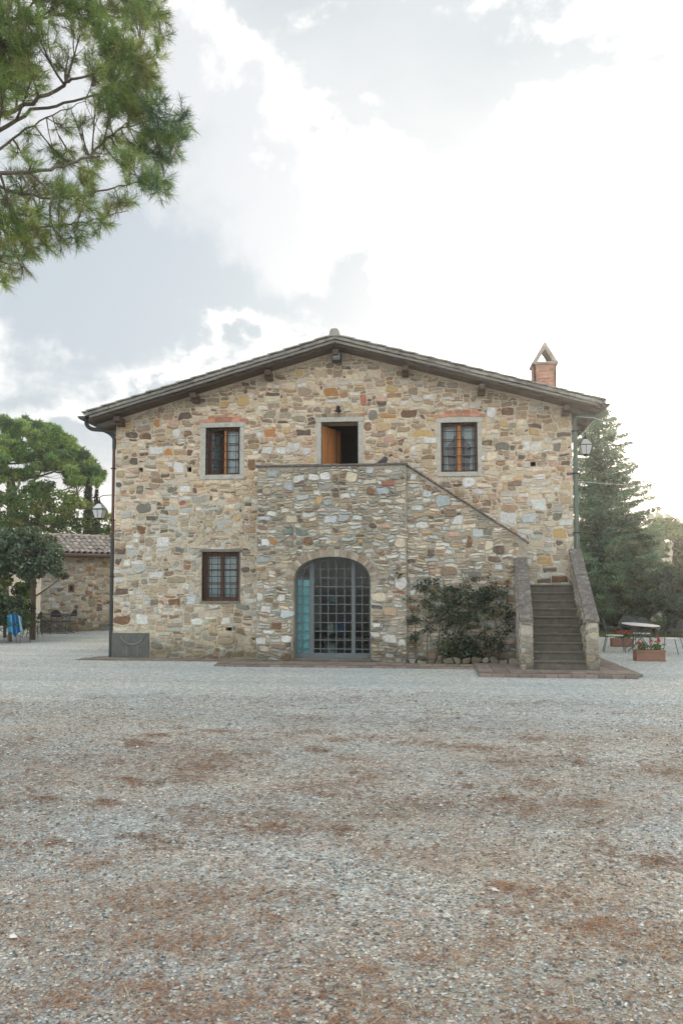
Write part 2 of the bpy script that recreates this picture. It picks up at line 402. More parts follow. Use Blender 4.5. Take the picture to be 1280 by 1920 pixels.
# ------------------------------------------------------------------ ground
def ground_mat():
    m, t = mat_new('gravel_ground'); nd = t.nodes; lk = t.links.new
    bs = nd['Principled BSDF']; bs.inputs['Roughness'].default_value = .95; bs.inputs['Specular IOR Level'].default_value = .2
    pos = nd.new('ShaderNodeNewGeometry').outputs['Position']
    def nz(sc, de=5, ro=.6, sq=(1, 1, 1), off=(0, 0, 0)):
        mp = nd.new('ShaderNodeMapping'); mp.inputs['Scale'].default_value = sq; mp.inputs['Location'].default_value = off; lk(pos, mp.inputs[0])
        n = nd.new('ShaderNodeTexNoise'); n.inputs['Scale'].default_value = sc; n.inputs['Detail'].default_value = de; n.inputs['Roughness'].default_value = ro
        lk(mp.outputs[0], n.inputs['Vector']); return n.outputs[0]
    def ramp(v, pts):
        r = nd.new('ShaderNodeValToRGB'); lk(v, r.inputs[0]); e = r.color_ramp.elements
        for i, (p, c) in enumerate(pts):
            q = e[i] if i < 2 else e.new(p); q.position = p; q.color = (*c, 1)
        return r.outputs[0]
    def mix(f, a, b, mode='MIX'):
        x = nd.new('ShaderNodeMix'); x.data_type = 'RGBA'; x.blend_type = mode
        if isinstance(f, float): x.inputs[0].default_value = f
        else: lk(f, x.inputs[0])
        for i, v in ((6, a), (7, b)):
            if isinstance(v, tuple): x.inputs[i].default_value = (*v, 1)
            else: lk(v, x.inputs[i])
        return x.outputs[2]
    def mr(v, a, b, c=0., d=1.):
        n = nd.new('ShaderNodeMapRange'); lk(v, n.inputs[0])
        for i, q in enumerate((a, b, c, d)): n.inputs[i + 1].default_value = q
        return n.outputs[0]
    def mul(a, b):
        n = nd.new('ShaderNodeMath'); n.operation = 'MULTIPLY'
        for i, v in enumerate((a, b)):
            if isinstance(v, float): n.inputs[i].default_value = v
            else: lk(v, n.inputs[i])
        return n.outputs[0]
    vo = nd.new('ShaderNodeTexVoronoi'); vo.inputs['Scale'].default_value = 62; lk(pos, vo.inputs['Vector'])
    sepc = nd.new('ShaderNodeSeparateColor'); lk(vo.outputs['Color'], sepc.inputs[0])
    stones = ramp(sepc.outputs[0], [(0, S(114, 116, 112, .95)), (.3, S(162, 166, 164, .98)), (.55, S(186, 184, 174, 1.)), (.8, S(206, 205, 196, 1.)), (1, S(228, 226, 216, .98)), (.42, S(170, 163, 148, .95))])
    vo2 = nd.new('ShaderNodeTexVoronoi'); vo2.inputs['Scale'].default_value = 24; lk(pos, vo2.inputs['Vector'])
    sep2 = nd.new('ShaderNodeSeparateColor'); lk(vo2.outputs['Color'], sep2.inputs[0])
    coarse = ramp(sep2.outputs[0], [(0, (.72, .74, .76)), (1, (1.22, 1.2, 1.18))])
    c = mix(1.0, stones, coarse, 'MULTIPLY')
    big = mr(nz(.35, 6, .6, off=(3, 1, 0)), .35, .65)
    c = mix(mul(big, .45), c, S(162, 178, 186, .95))
    fine = mr(nz(8, 8, .75), .3, .7, .72, 1.26)
    vm = nd.new('ShaderNodeVectorMath'); vm.operation = 'SCALE'; lk(c, vm.inputs[0]); lk(fine, vm.inputs['Scale']); c = vm.outputs[0]
    # pine-needle litter: rusty patches, thickest on the camera's side of the yard
    sx = nd.new('ShaderNodeSeparateXYZ'); lk(pos, sx.inputs[0])
    zone = mul(mr(sx.outputs['Y'], -6.5, -10.), mr(sx.outputs['Y'], -40., -20.))
    pl = mr(nz(1.15, 10, .8, (.9, 1.3, 1), (2.3, 5.1, 0)), .44, .62)
    pl2 = mr(nz(4.5, 8, .7, (.9, 1.2, 1), (9, 3, 0)), .55, .66)
    lit = nd.new('ShaderNodeMath'); lit.operation = 'MAXIMUM'; lk(pl, lit.inputs[0]); lk(mul(pl2, .8), lit.inputs[1])
    strand = mul(mr(nz(45, 4, .8, (.7, 1.3, 1)), .38, .6, .2, 1.), mr(nz(9, 6, .8), .42, .56, .3, 1.))
    lf = mul(mul(mul(lit.outputs[0], zone), strand), .9)
    lcol = ramp(nz(14, 4, .7), [(.3, S(156, 108, 76, .85)), (.7, S(200, 152, 112, .95))])
    c = mix(lf, c, lcol)
    tan = mul(mul(mr(nz(.5, 5, .6, off=(8, 8, 0)), .4, .65), zone), .42)
    c = mix(tan, c, S(172, 154, 128, .85))
    trk = mr(nz(.55, 4, .55, (.16, 1.5, 1), (1, 7, 0)), .35, .65, .97, 1.2)
    vm = nd.new('ShaderNodeVectorMath'); vm.operation = 'SCALE'; lk(c, vm.inputs[0]); lk(trk, vm.inputs['Scale']); c = vm.outputs[0]
    lk(c, bs.inputs['Base Color'])
    bp = nd.new('ShaderNodeBump'); bp.inputs['Strength'].default_value = .9; bp.inputs['Distance'].default_value = .012; bp.invert = True
    lk(vo.outputs['Distance'], bp.inputs['Height'])
    bp2 = nd.new('ShaderNodeBump'); bp2.inputs['Strength'].default_value = .5; bp2.inputs['Distance'].default_value = .04
    lk(nz(6, 8, .7), bp2.inputs['Height']); lk(bp.outputs[0], bp2.inputs['Normal'])
    lk(bp2.outputs[0], bs.inputs['Normal'])
    return m
MAT['ground'] = ground_mat()
mb = MB()
G = 420
xs = [-G, -60, -30, -15, 0, 15, 30, 60, G]; ys = [-G, -60, -30, -15, 0, 15, 30, 60, G]
for j in range(8):
    for i in range(8): mb.add([(xs[i], ys[j], 0), (xs[i + 1], ys[j], 0), (xs[i + 1], ys[j + 1], 0), (xs[i], ys[j + 1], 0)], [(0, 1, 2, 3)])
tag(mb.build('gravel_ground', MAT['ground']), 'grey gravel yard strewn with rusty pine needles', None, None, 'structure')
# grass beyond the yard
MAT['grass'] = surf('meadow_grass', S(104, 116, 78, .6), 1, .3, .6, 30, .6, .05)
mb = MB()
mb.add([(-120, 40, .03), (150, 40, .03), (150, 400, .03), (-120, 400, .03), ], [(0, 1, 2, 3)])
mb.add([(6.8, 9.9, .034), (60, 8.5, .034), (150, 40, .034), (7, 40, .034)], [(0, 1, 2, 3)])
mb.add([(-60, 16, .034), (-14.5, 15.2, .034), (-10, 40, .034), (-120, 40, .034)], [(0, 1, 2, 3)])
tag(mb.build('grass_field', MAT['grass']), 'green grass field behind the trees', None, None, 'structure')
def blades():
    n = 9000; x = nr.uniform(6.8, 17, n); y = 9.75 + nr.rand(n) ** 1.6 * 5; h = nr.uniform(.05, .14, n); a = nr.rand(n) * 3.14; w = .008
    dx, dy = np.cos(a) * w, np.sin(a) * w; lx, ly = nr.normal(size=n) * .03, nr.normal(size=n) * .03; z = np.full(n, .03)
    V = np.stack([np.stack([x - dx, y - dy, z], 1), np.stack([x + dx, y + dy, z], 1), np.stack([x + lx, y + ly, z + h], 1)], 1).reshape(-1, 3)
    C = np.array(S(118, 134, 84, .7))[None] * nr.uniform(.6, 1.35, (n, 1))
    tag(obj_np('grass', V, np.arange(n * 3).reshape(n, 3), MAT['leaf'], None, C), 'short grass at the foot of the right hand trees', 'grass', None, 'stuff')
blades()
# distant hills
def hills():
    V = []; n = 60
    for k in range(n + 1):
        a = R(-75 + 150 * k / n); D = 330
        h = 7 + 3 * math.sin(k * .35 + 1) + 2 * math.sin(k * .9) + 1 * math.sin(k * 2.1)
        V += [(D * math.sin(a), D * math.cos(a), -3), (D * 1.12 * math.sin(a), D * 1.12 * math.cos(a), h), (D * 1.3 * math.sin(a), D * 1.3 * math.cos(a), -3)]
    F = []
    for k in range(n):
        for q in (0, 1): F.append((k * 3 + q, (k + 1) * 3 + q, (k + 1) * 3 + q + 1, k * 3 + q + 1))
    o = obj_np('hills', V, F, surf('hill_woodland', S(108, 120, 116, .6), 1, .3, .02, .2, 0)); tag(o, 'low blue green hills on the horizon', None, None, 'structure')
hills()

def gravel():
    # loose stones as real pieces near the camera; density falls with distance
    n = 95000
    D = 2.6 + 10.5 * nr.rand(n) ** 1.55
    half = .47
    ang = (nr.rand(n) * 2 - 1) * half
    base_a = -YAW
    # heading of view in plan: yaw to the left
    x = CAM[0] + D * np.sin(-YAW + ang); y = CAM[1] + D * np.cos(-YAW + ang)
    s = (.0036 + .0062 * nr.rand(n) ** 2.2) * (1 + D * .045)
    s[nr.rand(n) < .004] *= 2.0
    oc = np.array([(1, 0, 0), (0, 1, 0), (-1, 0, 0), (0, -1, 0), (0, 0, 1), (0, 0, -1)], float)
    V = np.repeat(oc[None], n, 0) + nr.uniform(-.35, .35, (n, 6, 3))
    V *= (s[:, None, None] * np.stack([nr.uniform(.7, 1.5, n), nr.uniform(.7, 1.3, n), nr.uniform(.45, .8, n)], 1)[:, None, :])
    a = nr.rand(n) * 6.283; ca, sa = np.cos(a), np.sin(a)
    X = V[..., 0] * ca[:, None] - V[..., 1] * sa[:, None]; Y = V[..., 0] * sa[:, None] + V[..., 1] * ca[:, None]
    V = np.stack([X + x[:, None], Y + y[:, None], V[..., 2] + (s * .35)[:, None]], -1).reshape(-1, 3)
    f = np.array([(0, 1, 4), (1, 2, 4), (2, 3, 4), (3, 0, 4), (1, 0, 5), (2, 1, 5), (3, 2, 5), (0, 3, 5)])[:4]
    F = (f[None] + (np.arange(n) * 6)[:, None, None]).reshape(-1, 3)
    pal = np.array([S(108, 111, 108, .85), S(154, 158, 154, .92), S(184, 184, 174, .95), S(206, 205, 195, .95), S(228, 225, 214, .95), S(176, 163, 142, .9), S(146, 128, 110, .8), S(184, 191, 192, .92)])
    ci = nr.choice(len(pal), n, p=[.14, .2, .2, .16, .08, .1, .05, .07]); C = pal[ci] * nr.uniform(.85, 1.15, (n, 1))
    C = np.repeat(C, 4, 0)
    o = obj_np('loose_gravel', V, F, surf('gravel_stone', None, .9, .1, 200, 400, 0), None, C)
    tag(o, 'loose grey and tan gravel stones in the foreground', 'gravel', None, 'stuff')
gravel()
def litter():
    pts = []
    q = random.Random(5)
    def rnd_spot():
        D = 2.7 + 11 * q.random() ** 1.3; a = -YAW + q.uniform(-.46, .46); return CAM[0] + D * math.sin(a), CAM[1] + D * math.cos(a), D
    C = []; V = []; F = []
    for k in range(640):
        cx, cy, D = rnd_spot(); sx = q.uniform(.04, .20) * (1 + D * .05); sy = sx * q.uniform(.6, 1.1); n = int(q.uniform(20, 130))
        if D > 10: n = n // 2
        n = max(n, 8); sx *= q.choice((1, 1.4, 2.2)); sy *= q.choice((1, 1.5))
        for i in range(n):
            x = cx + q.gauss(0, sx); y = cy + q.gauss(0, sy); a = q.uniform(0, 3.14); l = q.uniform(.02, .055); w = .0012 * (1 + D * .12)
            dx, dy = math.cos(a) * l, math.sin(a) * l; z0 = q.uniform(.006, .016); z1 = q.uniform(.006, .018)
            b = len(V); V += [(x - dx, y - dy, z0), (x - dy / l * w, y + dx / l * w, (z0 + z1) / 2 + .002), (x + dx, y + dy, z1), (x + dy / l * w, y - dx / l * w, (z0 + z1) / 2 + .002)]
            F.append((b, b + 1, b + 2, b + 3)); c = q.choice([S(184, 136, 100, .85), S(164, 116, 86, .85), S(200, 164, 128, .85), S(140, 102, 78, .8)]); C.append(jit(c, .15, q))
    for k in range(500):   # a few pale dry straws
        cx, cy, D = rnd_spot(); a = q.uniform(0, 3.14); l = q.uniform(.03, .09); w = .0016 * (1 + D * .08); dx, dy = math.cos(a) * l, math.sin(a) * l
        b = len(V); V += [(cx - dx, cy - dy, .008), (cx - dy / l * w, cy + dx / l * w, .02), (cx + dx, cy + dy, q.uniform(.01, .05)), (cx + dy / l * w, cy - dx / l * w, .02)]
        F.append((b, b + 1, b + 2, b + 3)); C.append(S(206, 190, 150, .8))
    o = obj_np('fallen_pine_needles', V, F, surf('dry_needle', None, .9, .1, 100, 300, 0), None, C)
    tag(o, 'rusty brown fallen pine needles lying in patches on the gravel', 'pine needles', None, 'stuff')
litter()

# ------------------------------------------------------------------ rubble masonry
UP = [(S(222, 206, 182, .9), 24), (S(208, 188, 160, .88), 15), (S(208, 200, 186, .84), 18), (S(206, 178, 138, .86), 8), (S(182, 142, 106, .8), 3), (S(126, 110, 98, .68), 6),
      (S(168, 150, 130, .78), 13), (S(222, 219, 212, .86), 9), (S(206, 172, 150, .82), 9), (S(180, 156, 130, .78), 13), (S(154, 130, 108, .76), 3)]
LO = [(S(190, 194, 190, .86), 16), (S(210, 212, 206, .88), 16), (S(180, 166, 144, .84), 14), (S(150, 134, 116, .78), 7), (S(170, 167, 158, .84), 18), (S(172, 132, 112, .76), 2),
      (S(146, 150, 144, .78), 5), (S(206, 198, 180, .86), 20), (S(190, 178, 156, .84), 14), (S(124, 117, 108, .74), 3)]
def pick(pal, q):
    t = q.uniform(0, sum(w for _, w in pal))
    for c, w in pal:
        t -= w
        if t <= 0: return c
    return pal[-1][0]
def warp(x, z):
    x, z = x + .013 * math.sin(x * 19 + z * 11) + .010 * math.sin(z * 31 - x * 7), z + .014 * math.sin(x * 15.3 - z * 9.1) + .008 * math.sin(x * 29 + z * 13)
    return (x + .014 * math.sin(z * 7.3 + 1.1 * math.sin(x * 3.1)) + .008 * math.sin(z * 17 + x * 5), z + .022 * math.sin(x * 2.3 + 1.7 * math.sin(z * 1.9)) + .010 * math.sin(x * 7.7 + z * 3.0))
def rubble(x0, x1, z0, z1, inside, colf, q, seeds=(), cw=.05, ch=.04, big=220, med=500, gap=.006, dep=(.004, .026), wmax=8, hmax=3, edge_snap=True):
    """irregular coursed rubble: returns [(outline, depth, colour, area, priority)] in wall coordinates"""
    nx, nz = int(round((x1 - x0) / cw)), int(round((z1 - z0) / ch))
    cw, ch = (x1 - x0) / nx, (z1 - z0) / nz
    occ = np.zeros((nz, nx), bool)
    for j in range(nz):
        for i in range(nx):
            if not inside(x0 + (i + .5) * cw, z0 + (j + .5) * ch): occ[j, i] = True
    out = []
    def place(i, j, w, h, col=None, pr=0):
        occ[j:j + h, i:i + w] = True; out.append((i, j, w, h, col, pr))
    for (cx, cz, w, h, col) in seeds:
        wi, hi = max(1, round(w / cw)), max(1, round(h / ch)); i = int(round((cx - w / 2 - x0) / cw)); j = int(round((cz - h / 2 - z0) / ch))
        for (di, dj) in ((0, 0), (1, 0), (0, 1), (-1, 0), (0, -1), (1, 1), (-1, -1)):
            a, b = i + di, j + dj
            if a < 0 or b < 0 or a + wi > nx or b + hi > nz: continue
            if not occ[b:b + hi, a:a + wi].any(): place(a, b, wi, hi, col, 1); break
    for cnt, (wr, hr) in ((big, ((5, 8), (4, 6))), (med, ((3, 7), (3, 4)))):
        for _ in range(cnt):
            w, h = q.randint(*wr), q.randint(*hr); i, j = q.randint(0, max(0, nx - w)), q.randint(0, max(0, nz - h))
            if i + w <= nx and j + h <= nz and not occ[j:j + h, i:i + w].any(): place(i, j, w, h)
    for j in range(nz):
        i = 0
        while i < nx:
            if occ[j, i]: i += 1; continue
            w = 1; W = q.randint(3, wmax)
            while w < W and i + w < nx and not occ[j, i + w]: w += 1
            h = 1; Hh = q.choice((1, 2, 2, 3, 3, 4)[:hmax * 2])
            while h < Hh and j + h < nz and not occ[j + h, i:i + w].any(): h += 1
            place(i, j, w, h); i += w
    res = []
    for (i, j, w, h, col, pr) in out:
        X0, X1, Z0, Z1 = x0 + i * cw, x0 + (i + w) * cw, z0 + j * ch, z0 + (j + h) * ch
        g_ = gap * q.uniform(.7, 1.5)
        a0, a1, b0, b1 = X0 + g_, X1 - g_, Z0 + g_, Z1 - g_
        if a1 - a0 < .015 or b1 - b0 < .012: continue
        m = min(a1 - a0, b1 - b0); W_, H_ = a1 - a0, b1 - b0
        rd = q.choice((.6, .8, 1., 1.3))
        def cr(): return q.uniform(.06, .30) * m * rd
        P = []
        for (cx, cz, sx, sz) in ((a0, b0, 1, 1), (a1, b0, -1, 1), (a1, b1, -1, -1), (a0, b1, 1, -1)):
            u, v = cr() * q.uniform(.7, 1.4), cr()
            p1 = (cx, cz + sz * v); p2 = (cx + sx * u, cz)
            P += ([p1, p2] if sx * sz > 0 else [p2, p1])
        Q = []
        for k in range(len(P)):
            p, n_ = P[k], P[(k + 1) % len(P)]; Q.append(p)
            if math.hypot(p[0] - n_[0], p[1] - n_[1]) > .10:
                Q.append(((p[0] + n_[0]) / 2 + q.uniform(-.006, .006), (p[1] + n_[1]) / 2 + q.uniform(-.008, .005)))
        ja = min(.012, m * .08); Q = [(x + q.uniform(-ja, ja), z + q.uniform(-ja, ja)) for x, z in Q]
        Q = [warp(x, z) for x, z in Q]
        cx, cz = (X0 + X1) / 2, (Z0 + Z1) / 2
        c = col if col is not None else colf(cx, cz, q)
        res.append((Q, q.uniform(*dep), jit(c, .10, q), W_ * H_, pr))
    return res
def stone_geo(mb, Q, d, c, T):
    n = len(Q); cx = sum(p[0] for p in Q) / n; cz = sum(p[1] for p in Q) / n
    b = len(mb.v); mb.col(c)
    rr = max(.012, min(max(p[0] for p in Q) - min(p[0] for p in Q), max(p[1] for p in Q) - min(p[1] for p in Q)))
    k = 1 - min(.35, .016 / rr * 1.6)
    tl, tm = rng.uniform(-.3, .3), rng.uniform(-.3, .3)
    for x, z in Q: mb.v.append(T(x, z, -.006))
    for x, z in Q:
        X, Z = cx + (x - cx) * k, cz + (z - cz) * k
        mb.v.append(T(X, Z, d * (1 + tl * (x - cx) / rr * .5 + tm * (z - cz) / rr * .5)))
    for i in range(n):
        j = (i + 1) % n; mb.face((b + i, b + j, b + n + j, b + n + i))
    mb.face([b + n + i for i in range(n)])
def lay(stones, T, parent, limit=300, mat='stone', name='stone', rest=None):
    st = sorted(stones, key=lambda s: -(s[3] + (10 if s[4] else 0)))
    for s in st[:limit]:
        m1 = MB(); stone_geo(m1, s[0], s[1], s[2], T); m1.build(name, MAT[mat], parent)
    if len(st) > limit:
        m2 = rest or MB()
        for s in st[limit:]: stone_geo(m2, s[0], s[1], s[2], T)
        if rest is None: m2.build('small_stones', MAT[mat], parent, kind='stuff')

def facing(y): return lambda x, z, d: (x, y - d, z)       # wall plane looking toward -Y
D_ = dict(db=S(124, 108, 96, .7), br=S(146, 114, 90, .7), og=S(196, 144, 94, .76), oc=S(206, 174, 122, .78), wh=S(222, 222, 216, .84), bw=S(202, 210, 210, .82), gr=S(142, 138, 128, .72), tn=S(194, 174, 144, .8),
          bk=S(190, 126, 104, .74), gg=S(132, 142, 136, .72), bg=S(174, 184, 186, .8), cr=S(214, 202, 178, .84), gt=S(172, 160, 140, .78))
SEED_UP = [(346, 782, 27, 16, 'db'), (296, 795, 16, 16, 'og'), (246, 817, 25, 13, 'db'), (271, 816, 26, 14, 'br'), (277, 837, 9, 8, 'gr'), (273, 853, 20, 8, 'db'), (252, 866, 13, 13, 'db'), (318, 849, 18, 13, 'og'),
 (313, 833, 14, 9, 'gr'), (353, 815, 17, 12, 'br'), (356, 847, 10, 12, 'br'), (362, 866, 14, 8, 'br'), (267, 955, 30, 20, 'gr'), (338, 875, 23, 21, 'wh'), (296, 847, 28, 16, 'wh'), (333, 815, 20, 18, 'wh'), (312, 943, 16, 10, 'og'), (342, 942, 14, 11, 'bk'),
 (346, 916, 21, 13, 'wh'), (323, 917, 18, 11, 'gr'), (263, 917, 18, 15, 'gr'), (227, 892, 19, 14, 'tn'), (455, 752, 22, 21, 'oc'), (420, 758, 20, 15, 'oc'), (620, 733, 28, 16, 'og'), (504, 779, 24, 15, 'gt'), (533, 780, 24, 14, 'gt'), (563, 784, 22, 14, 'gt'),
 (506, 813, 26, 17, 'og'), (568, 813, 30, 12, 'db'), (538, 809, 11, 12, 'oc'), (470, 873, 15, 23, 'br'), (500, 845, 23, 13, 'wh'), (524, 844, 22, 14, 'wh'), (549, 842, 24, 17, 'wh'), (572, 846, 17, 12, 'wh'), (520, 864, 22, 9, 'gt'),
 (765, 777, 34, 16, 'br'), (700, 779, 18, 16, 'gr'), (717, 770, 16, 10, 'gr'), (729, 781, 32, 9, 'og'), (680, 751, 10, 20, 'bk'), (790, 812, 37, 13, 'oc'), (805, 825, 25, 13, 'wh'), (880, 907, 21, 17, 'wh'), (836, 910, 20, 13, 'gr'), (941, 838, 24, 13, 'gr'),
 (913, 831, 18, 10, 'db'), (949, 773, 22, 15, 'br'), (922, 774, 20, 18, 'wh'), (941, 797, 13, 11, 'oc'), (1044, 836, 15, 16, 'gr'), (1006, 836, 23, 17, 'wh'), (985, 836, 15, 17, 'wh'), (976, 855, 13, 10, 'db'), (1060, 869, 20, 10, 'db'), (1044, 969, 20, 13, 'gr'),
 (1000, 809, 20, 13, 'oc'), (974, 810, 20, 13, 'tn'), (828, 720, 15, 10, 'gr'), (848, 722, 17, 11, 'gt'), (1008, 944, 24, 22, 'wh'), (953, 970, 28, 24, 'wh'), (991, 972, 26, 18, 'bw'), (752, 832, 11, 12, 'br'), (752, 843, 12, 9, 'db'), (802, 868, 20, 19, 'tn'),
 (264, 995, 18, 16, 'br'), (280, 1018, 18, 15, 'gt'), (305, 1017, 24, 19, 'wh'), (226, 1033, 22, 12, 'db'), (251, 1034, 22, 11, 'bw'), (221, 1052, 16, 12, 'db'), (239, 1051, 16, 13, 'wh'), (226, 1110, 28, 15, 'db'), (222, 1148, 17, 9, 'br'), (229, 1165, 32, 15, 'br'),
 (361, 1124, 20, 18, 'bw'), (326, 1127, 26, 14, 'br'), (291, 1130, 20, 12, 'gr'), (331, 1088, 38, 14, 'gt'), (266, 1160, 26, 22, 'wh'), (336, 1031, 20, 11, 'gg'), (423, 1203, 32, 14, 'tn'), (457, 1202, 24, 19, 'cr'), (371, 1165, 26, 14, 'wh'), (423, 1166, 19, 14, 'wh'),
 (447, 1164, 18, 14, 'gt'), (355, 1160, 15, 17, 'gt'), (240, 868, 14, 14, 'gt'), (600, 700, 26, 12, 'tn'), (660, 710, 22, 12, 'cr'), (700, 700, 26, 15, 'cr'), (735, 730, 22, 13, 'oc'), (560, 700, 20, 12, 'oc'), (690, 800, 14, 15, 'br'), (1030, 800, 26, 15, 'tn'), (1055, 790, 22, 24, 'tn'),
 (1060, 915, 22, 17, 'tn'), (1058, 940, 22, 16, 'tn'), (1050, 1000, 26, 16, 'oc'), (1020, 1050, 30, 16, 'oc'), (1046, 1085, 28, 14, 'br'), (238, 800, 24, 12, 'oc'), (1000, 1020, 24, 12, 'cr')]
SEED_BLK = [(494, 973, 25, 10, 'bw'), (521, 973, 22, 10, 'gr'), (542, 996, 19, 15, 'gg'), (566, 997, 26, 14, 'gg'), (694, 921, 16, 14, 'br'), (716, 919, 24, 15, 'bg'), (728, 904, 26, 10, 'bk'), (649, 931, 22, 13, 'wh'), (596, 940, 15, 14, 'oc'), (614, 942, 18, 13, 'bg'),
 (691, 975, 15, 11, 'gr'), (699, 987, 16, 9, 'db'), (749, 1020, 22, 20, 'cr'), (750, 1092, 20, 22, 'wh'), (748, 1109, 24, 5, 'bk'), (538, 1150, 26, 14, 'bw'), (515, 1172, 21, 12, 'br'), (540, 1195, 20, 13, 'wh'), (729, 1196, 26, 14, 'wh'), (751, 1203, 17, 12, 'wh'), (489, 1203, 18, 15, 'wh'),
 (711, 1120, 29, 15, 'cr'), (527, 1119, 14, 14, 'wh'), (488, 1119, 14, 14, 'wh'), (540, 1231, 15, 14, 'br'), (496, 1050, 26, 12, 'bg'), (513, 1016, 16, 10, 'og'), (545, 1020, 16, 11, 'gr'), (560, 1019, 12, 10, 'gr'), (577, 1014, 18, 12, 'br'), (677, 1015, 12, 8, 'oc'), (690, 1024, 16, 13, 'gt'),
 (586, 882, 17, 13, 'gr'), (565, 880, 10, 12, 'oc'), (510, 888, 20, 15, 'bg'), (542, 910, 18, 14, 'bg'), (560, 898, 22, 14, 'wh'), (590, 897, 20, 12, 'wh'), (620, 975, 24, 14, 'bw'), (640, 972, 20, 12, 'bg'), (545, 972, 20, 14, 'cr'), (660, 895, 22, 20, 'cr'), (628, 900, 14, 11, 'br'), (630, 930, 16, 9, 'db'),
 (500, 1140, 20, 12, 'wh'), (495, 1160, 18, 11, 'cr'), (503, 1183, 22, 8, 'wh'), (730, 1145, 24, 14, 'tn'), (705, 1170, 18, 10, 'wh'), (500, 1020, 16, 14, 'wh'), (550, 1052, 18, 10, 'gt'), (665, 1010, 22, 14, 'gg')]
SEED_SL = [(806, 1036, 15, 12, 'db'), (817, 1032, 20, 12, 'br'), (914, 1023, 17, 17, 'cr'), (935, 1064, 16, 14, 'bw'), (935, 1033, 18, 12, 'db'), (890, 1080, 20, 14, 'gr'), (884, 1055, 14, 8, 'gr'), (830, 940, 26, 20, 'bg'), (800, 925, 18, 13, 'bw'), (806, 915, 12, 10, 'br'),
 (860, 975, 22, 16, 'wh'), (905, 985, 18, 14, 'gt'), (915, 998, 16, 12, 'gr'), (895, 1000, 22, 16, 'bw'), (790, 985, 24, 12, 'wh'), (840, 1010, 16, 10, 'gt'), (880, 1015, 10, 20, 'br'), (784, 965, 18, 10, 'tn'), (775, 895, 12, 12, 'wh'), (775, 1110, 16, 12, 'wh'), (825, 1132, 20, 10, 'wh'), (940, 1131, 18, 12, 'wh')]
def conv(seeds, y):
    r = []
    for px, py, w, h, c in seeds:
        p = onY(px, py, y); k = (p[1] - CAM[1]) / FPX * 1.0
        r.append((p[0], p[2], w * k * 1.02, h * k * 1.02, D_[c]))
    return r

# ------------------------------------------------------------------ the house
HX0, HX1 = -5.57, 5.55
EAVE, RIDGE, SLP = 6.02, 7.54, .279
def roofz(x): return RIDGE - .03 - SLP * abs(x)       # underside of the roof at the wall
house = thing('stone_farmhouse', (0, 0, 0), 'two storey rubble stone farmhouse with low gabled tile roof and open upper door', 'house')
WINS = dict(ul=(-3.27, -2.41, 4.51, 5.69), ur=(2.50, 3.36, 4.49, 5.68), ll=(-3.32, -2.40, 1.41, 2.61))
DOOR = (-.39, .51, 3.74, 5.76)
AX0, AX1, ASP, ATOP = -.92, .86, 1.90, 2.45
def arch_pts(x0, x1, zs, zt, z0=None, n=20, grow=0.0):
    cx, rx = (x0 + x1) / 2, (x1 - x0) / 2 + grow; rz = zt - zs + grow
    p = [(cx + rx * math.copysign(abs(math.cos(t)) ** .88, math.cos(t)), zs + rz * abs(math.sin(t)) ** .92) for t in [math.pi * k / n for k in range(n + 1)]]
    if z0 is not None: p = [(cx - rx, z0), (cx + rx, z0)] + p
    return p
def in_arch(x, z, grow=0.0):
    cx, rx = (AX0 + AX1) / 2, (AX1 - AX0) / 2 + grow
    if z < ASP: return abs(x - cx) < rx
    u = abs(x - cx) / rx
    return u < 1 and z < ASP + (ATOP - ASP + grow) * (1 - u ** 2.2) ** .5
def rect(x0, x1, z0, z1): return [(x0, z0), (x1, z0), (x1, z1), (x0, z1)]
outer = [(HX0, 0), (HX1, 0), (HX1, roofz(HX1)), (0, roofz(0)), (HX0, roofz(HX0))]
VENTS = [(264, 881, 9, 9), (355, 880, 9, 10), (999, 870, 10, 9), (429, 1180, 12, 8)]
vent_r = []
for px, py, w, h in VENTS:
    p = onY(px, py, 0); k = 19.1 / FPX; vent_r.append((p[0] - w * k / 2, p[0] + w * k / 2, p[2] - h * k / 2, p[2] + h * k / 2))
m = MB().plate(outer, [rect(*WINS['ul']), rect(*WINS['ur']), rect(*WINS['ll']), rect(*DOOR), arch_pts(AX0, AX1, ASP, ATOP, .1)] + [rect(*v) for v in vent_r], 0.0, .5)
wall = m.build('wall', MAT['mortar_up'], house)
for v in vent_r: MB().box(v[0] - .03, v[1] + .03, .22, .26, v[2] - .03, v[3] + .03).build('vent', MAT['darkroom'], house)
# side, back walls, floors
HY = 11.0
m = MB()
m.box(HX0, HX0 + .5, .502, HY, 0, roofz(HX0) - .004); m.box(HX1 - .5, HX1, .502, HY, 0, roofz(HX1) - .004)
m.prism([(HX0 + .5, 0), (HX1 - .5, 0), (HX1 - .5, roofz(HX1 - .5)), (0, roofz(0)), (HX0 + .5, roofz(HX0 + .5))], HY - .5, HY - .002)
m.build('wall', MAT['mortar_up'], house)
m = MB(); m.box(HX0 + .502, HX1 - .502, .502, HY - .51, 3.5, 3.72); m.box(HX0 + .502, HX1 - .502, .502, HY - .51, 0, .06)
m.box(HX0 + .502, HX1 - .502, 4.2, 4.35, .06, 3.498); m.box(HX0 + .502, -1.2, 3.0, 3.15, 3.72, 5.6); m.box(-1.6, 2.0, 3.6, 3.7, 3.722, 6.6)
m.box(-1.5, -1.35, .503, 4.2, .06, 3.498); m.box(1.45, 1.6, .503, 4.2, .06, 3.498)
m.build('interior_wall', MAT['plaster'], house)

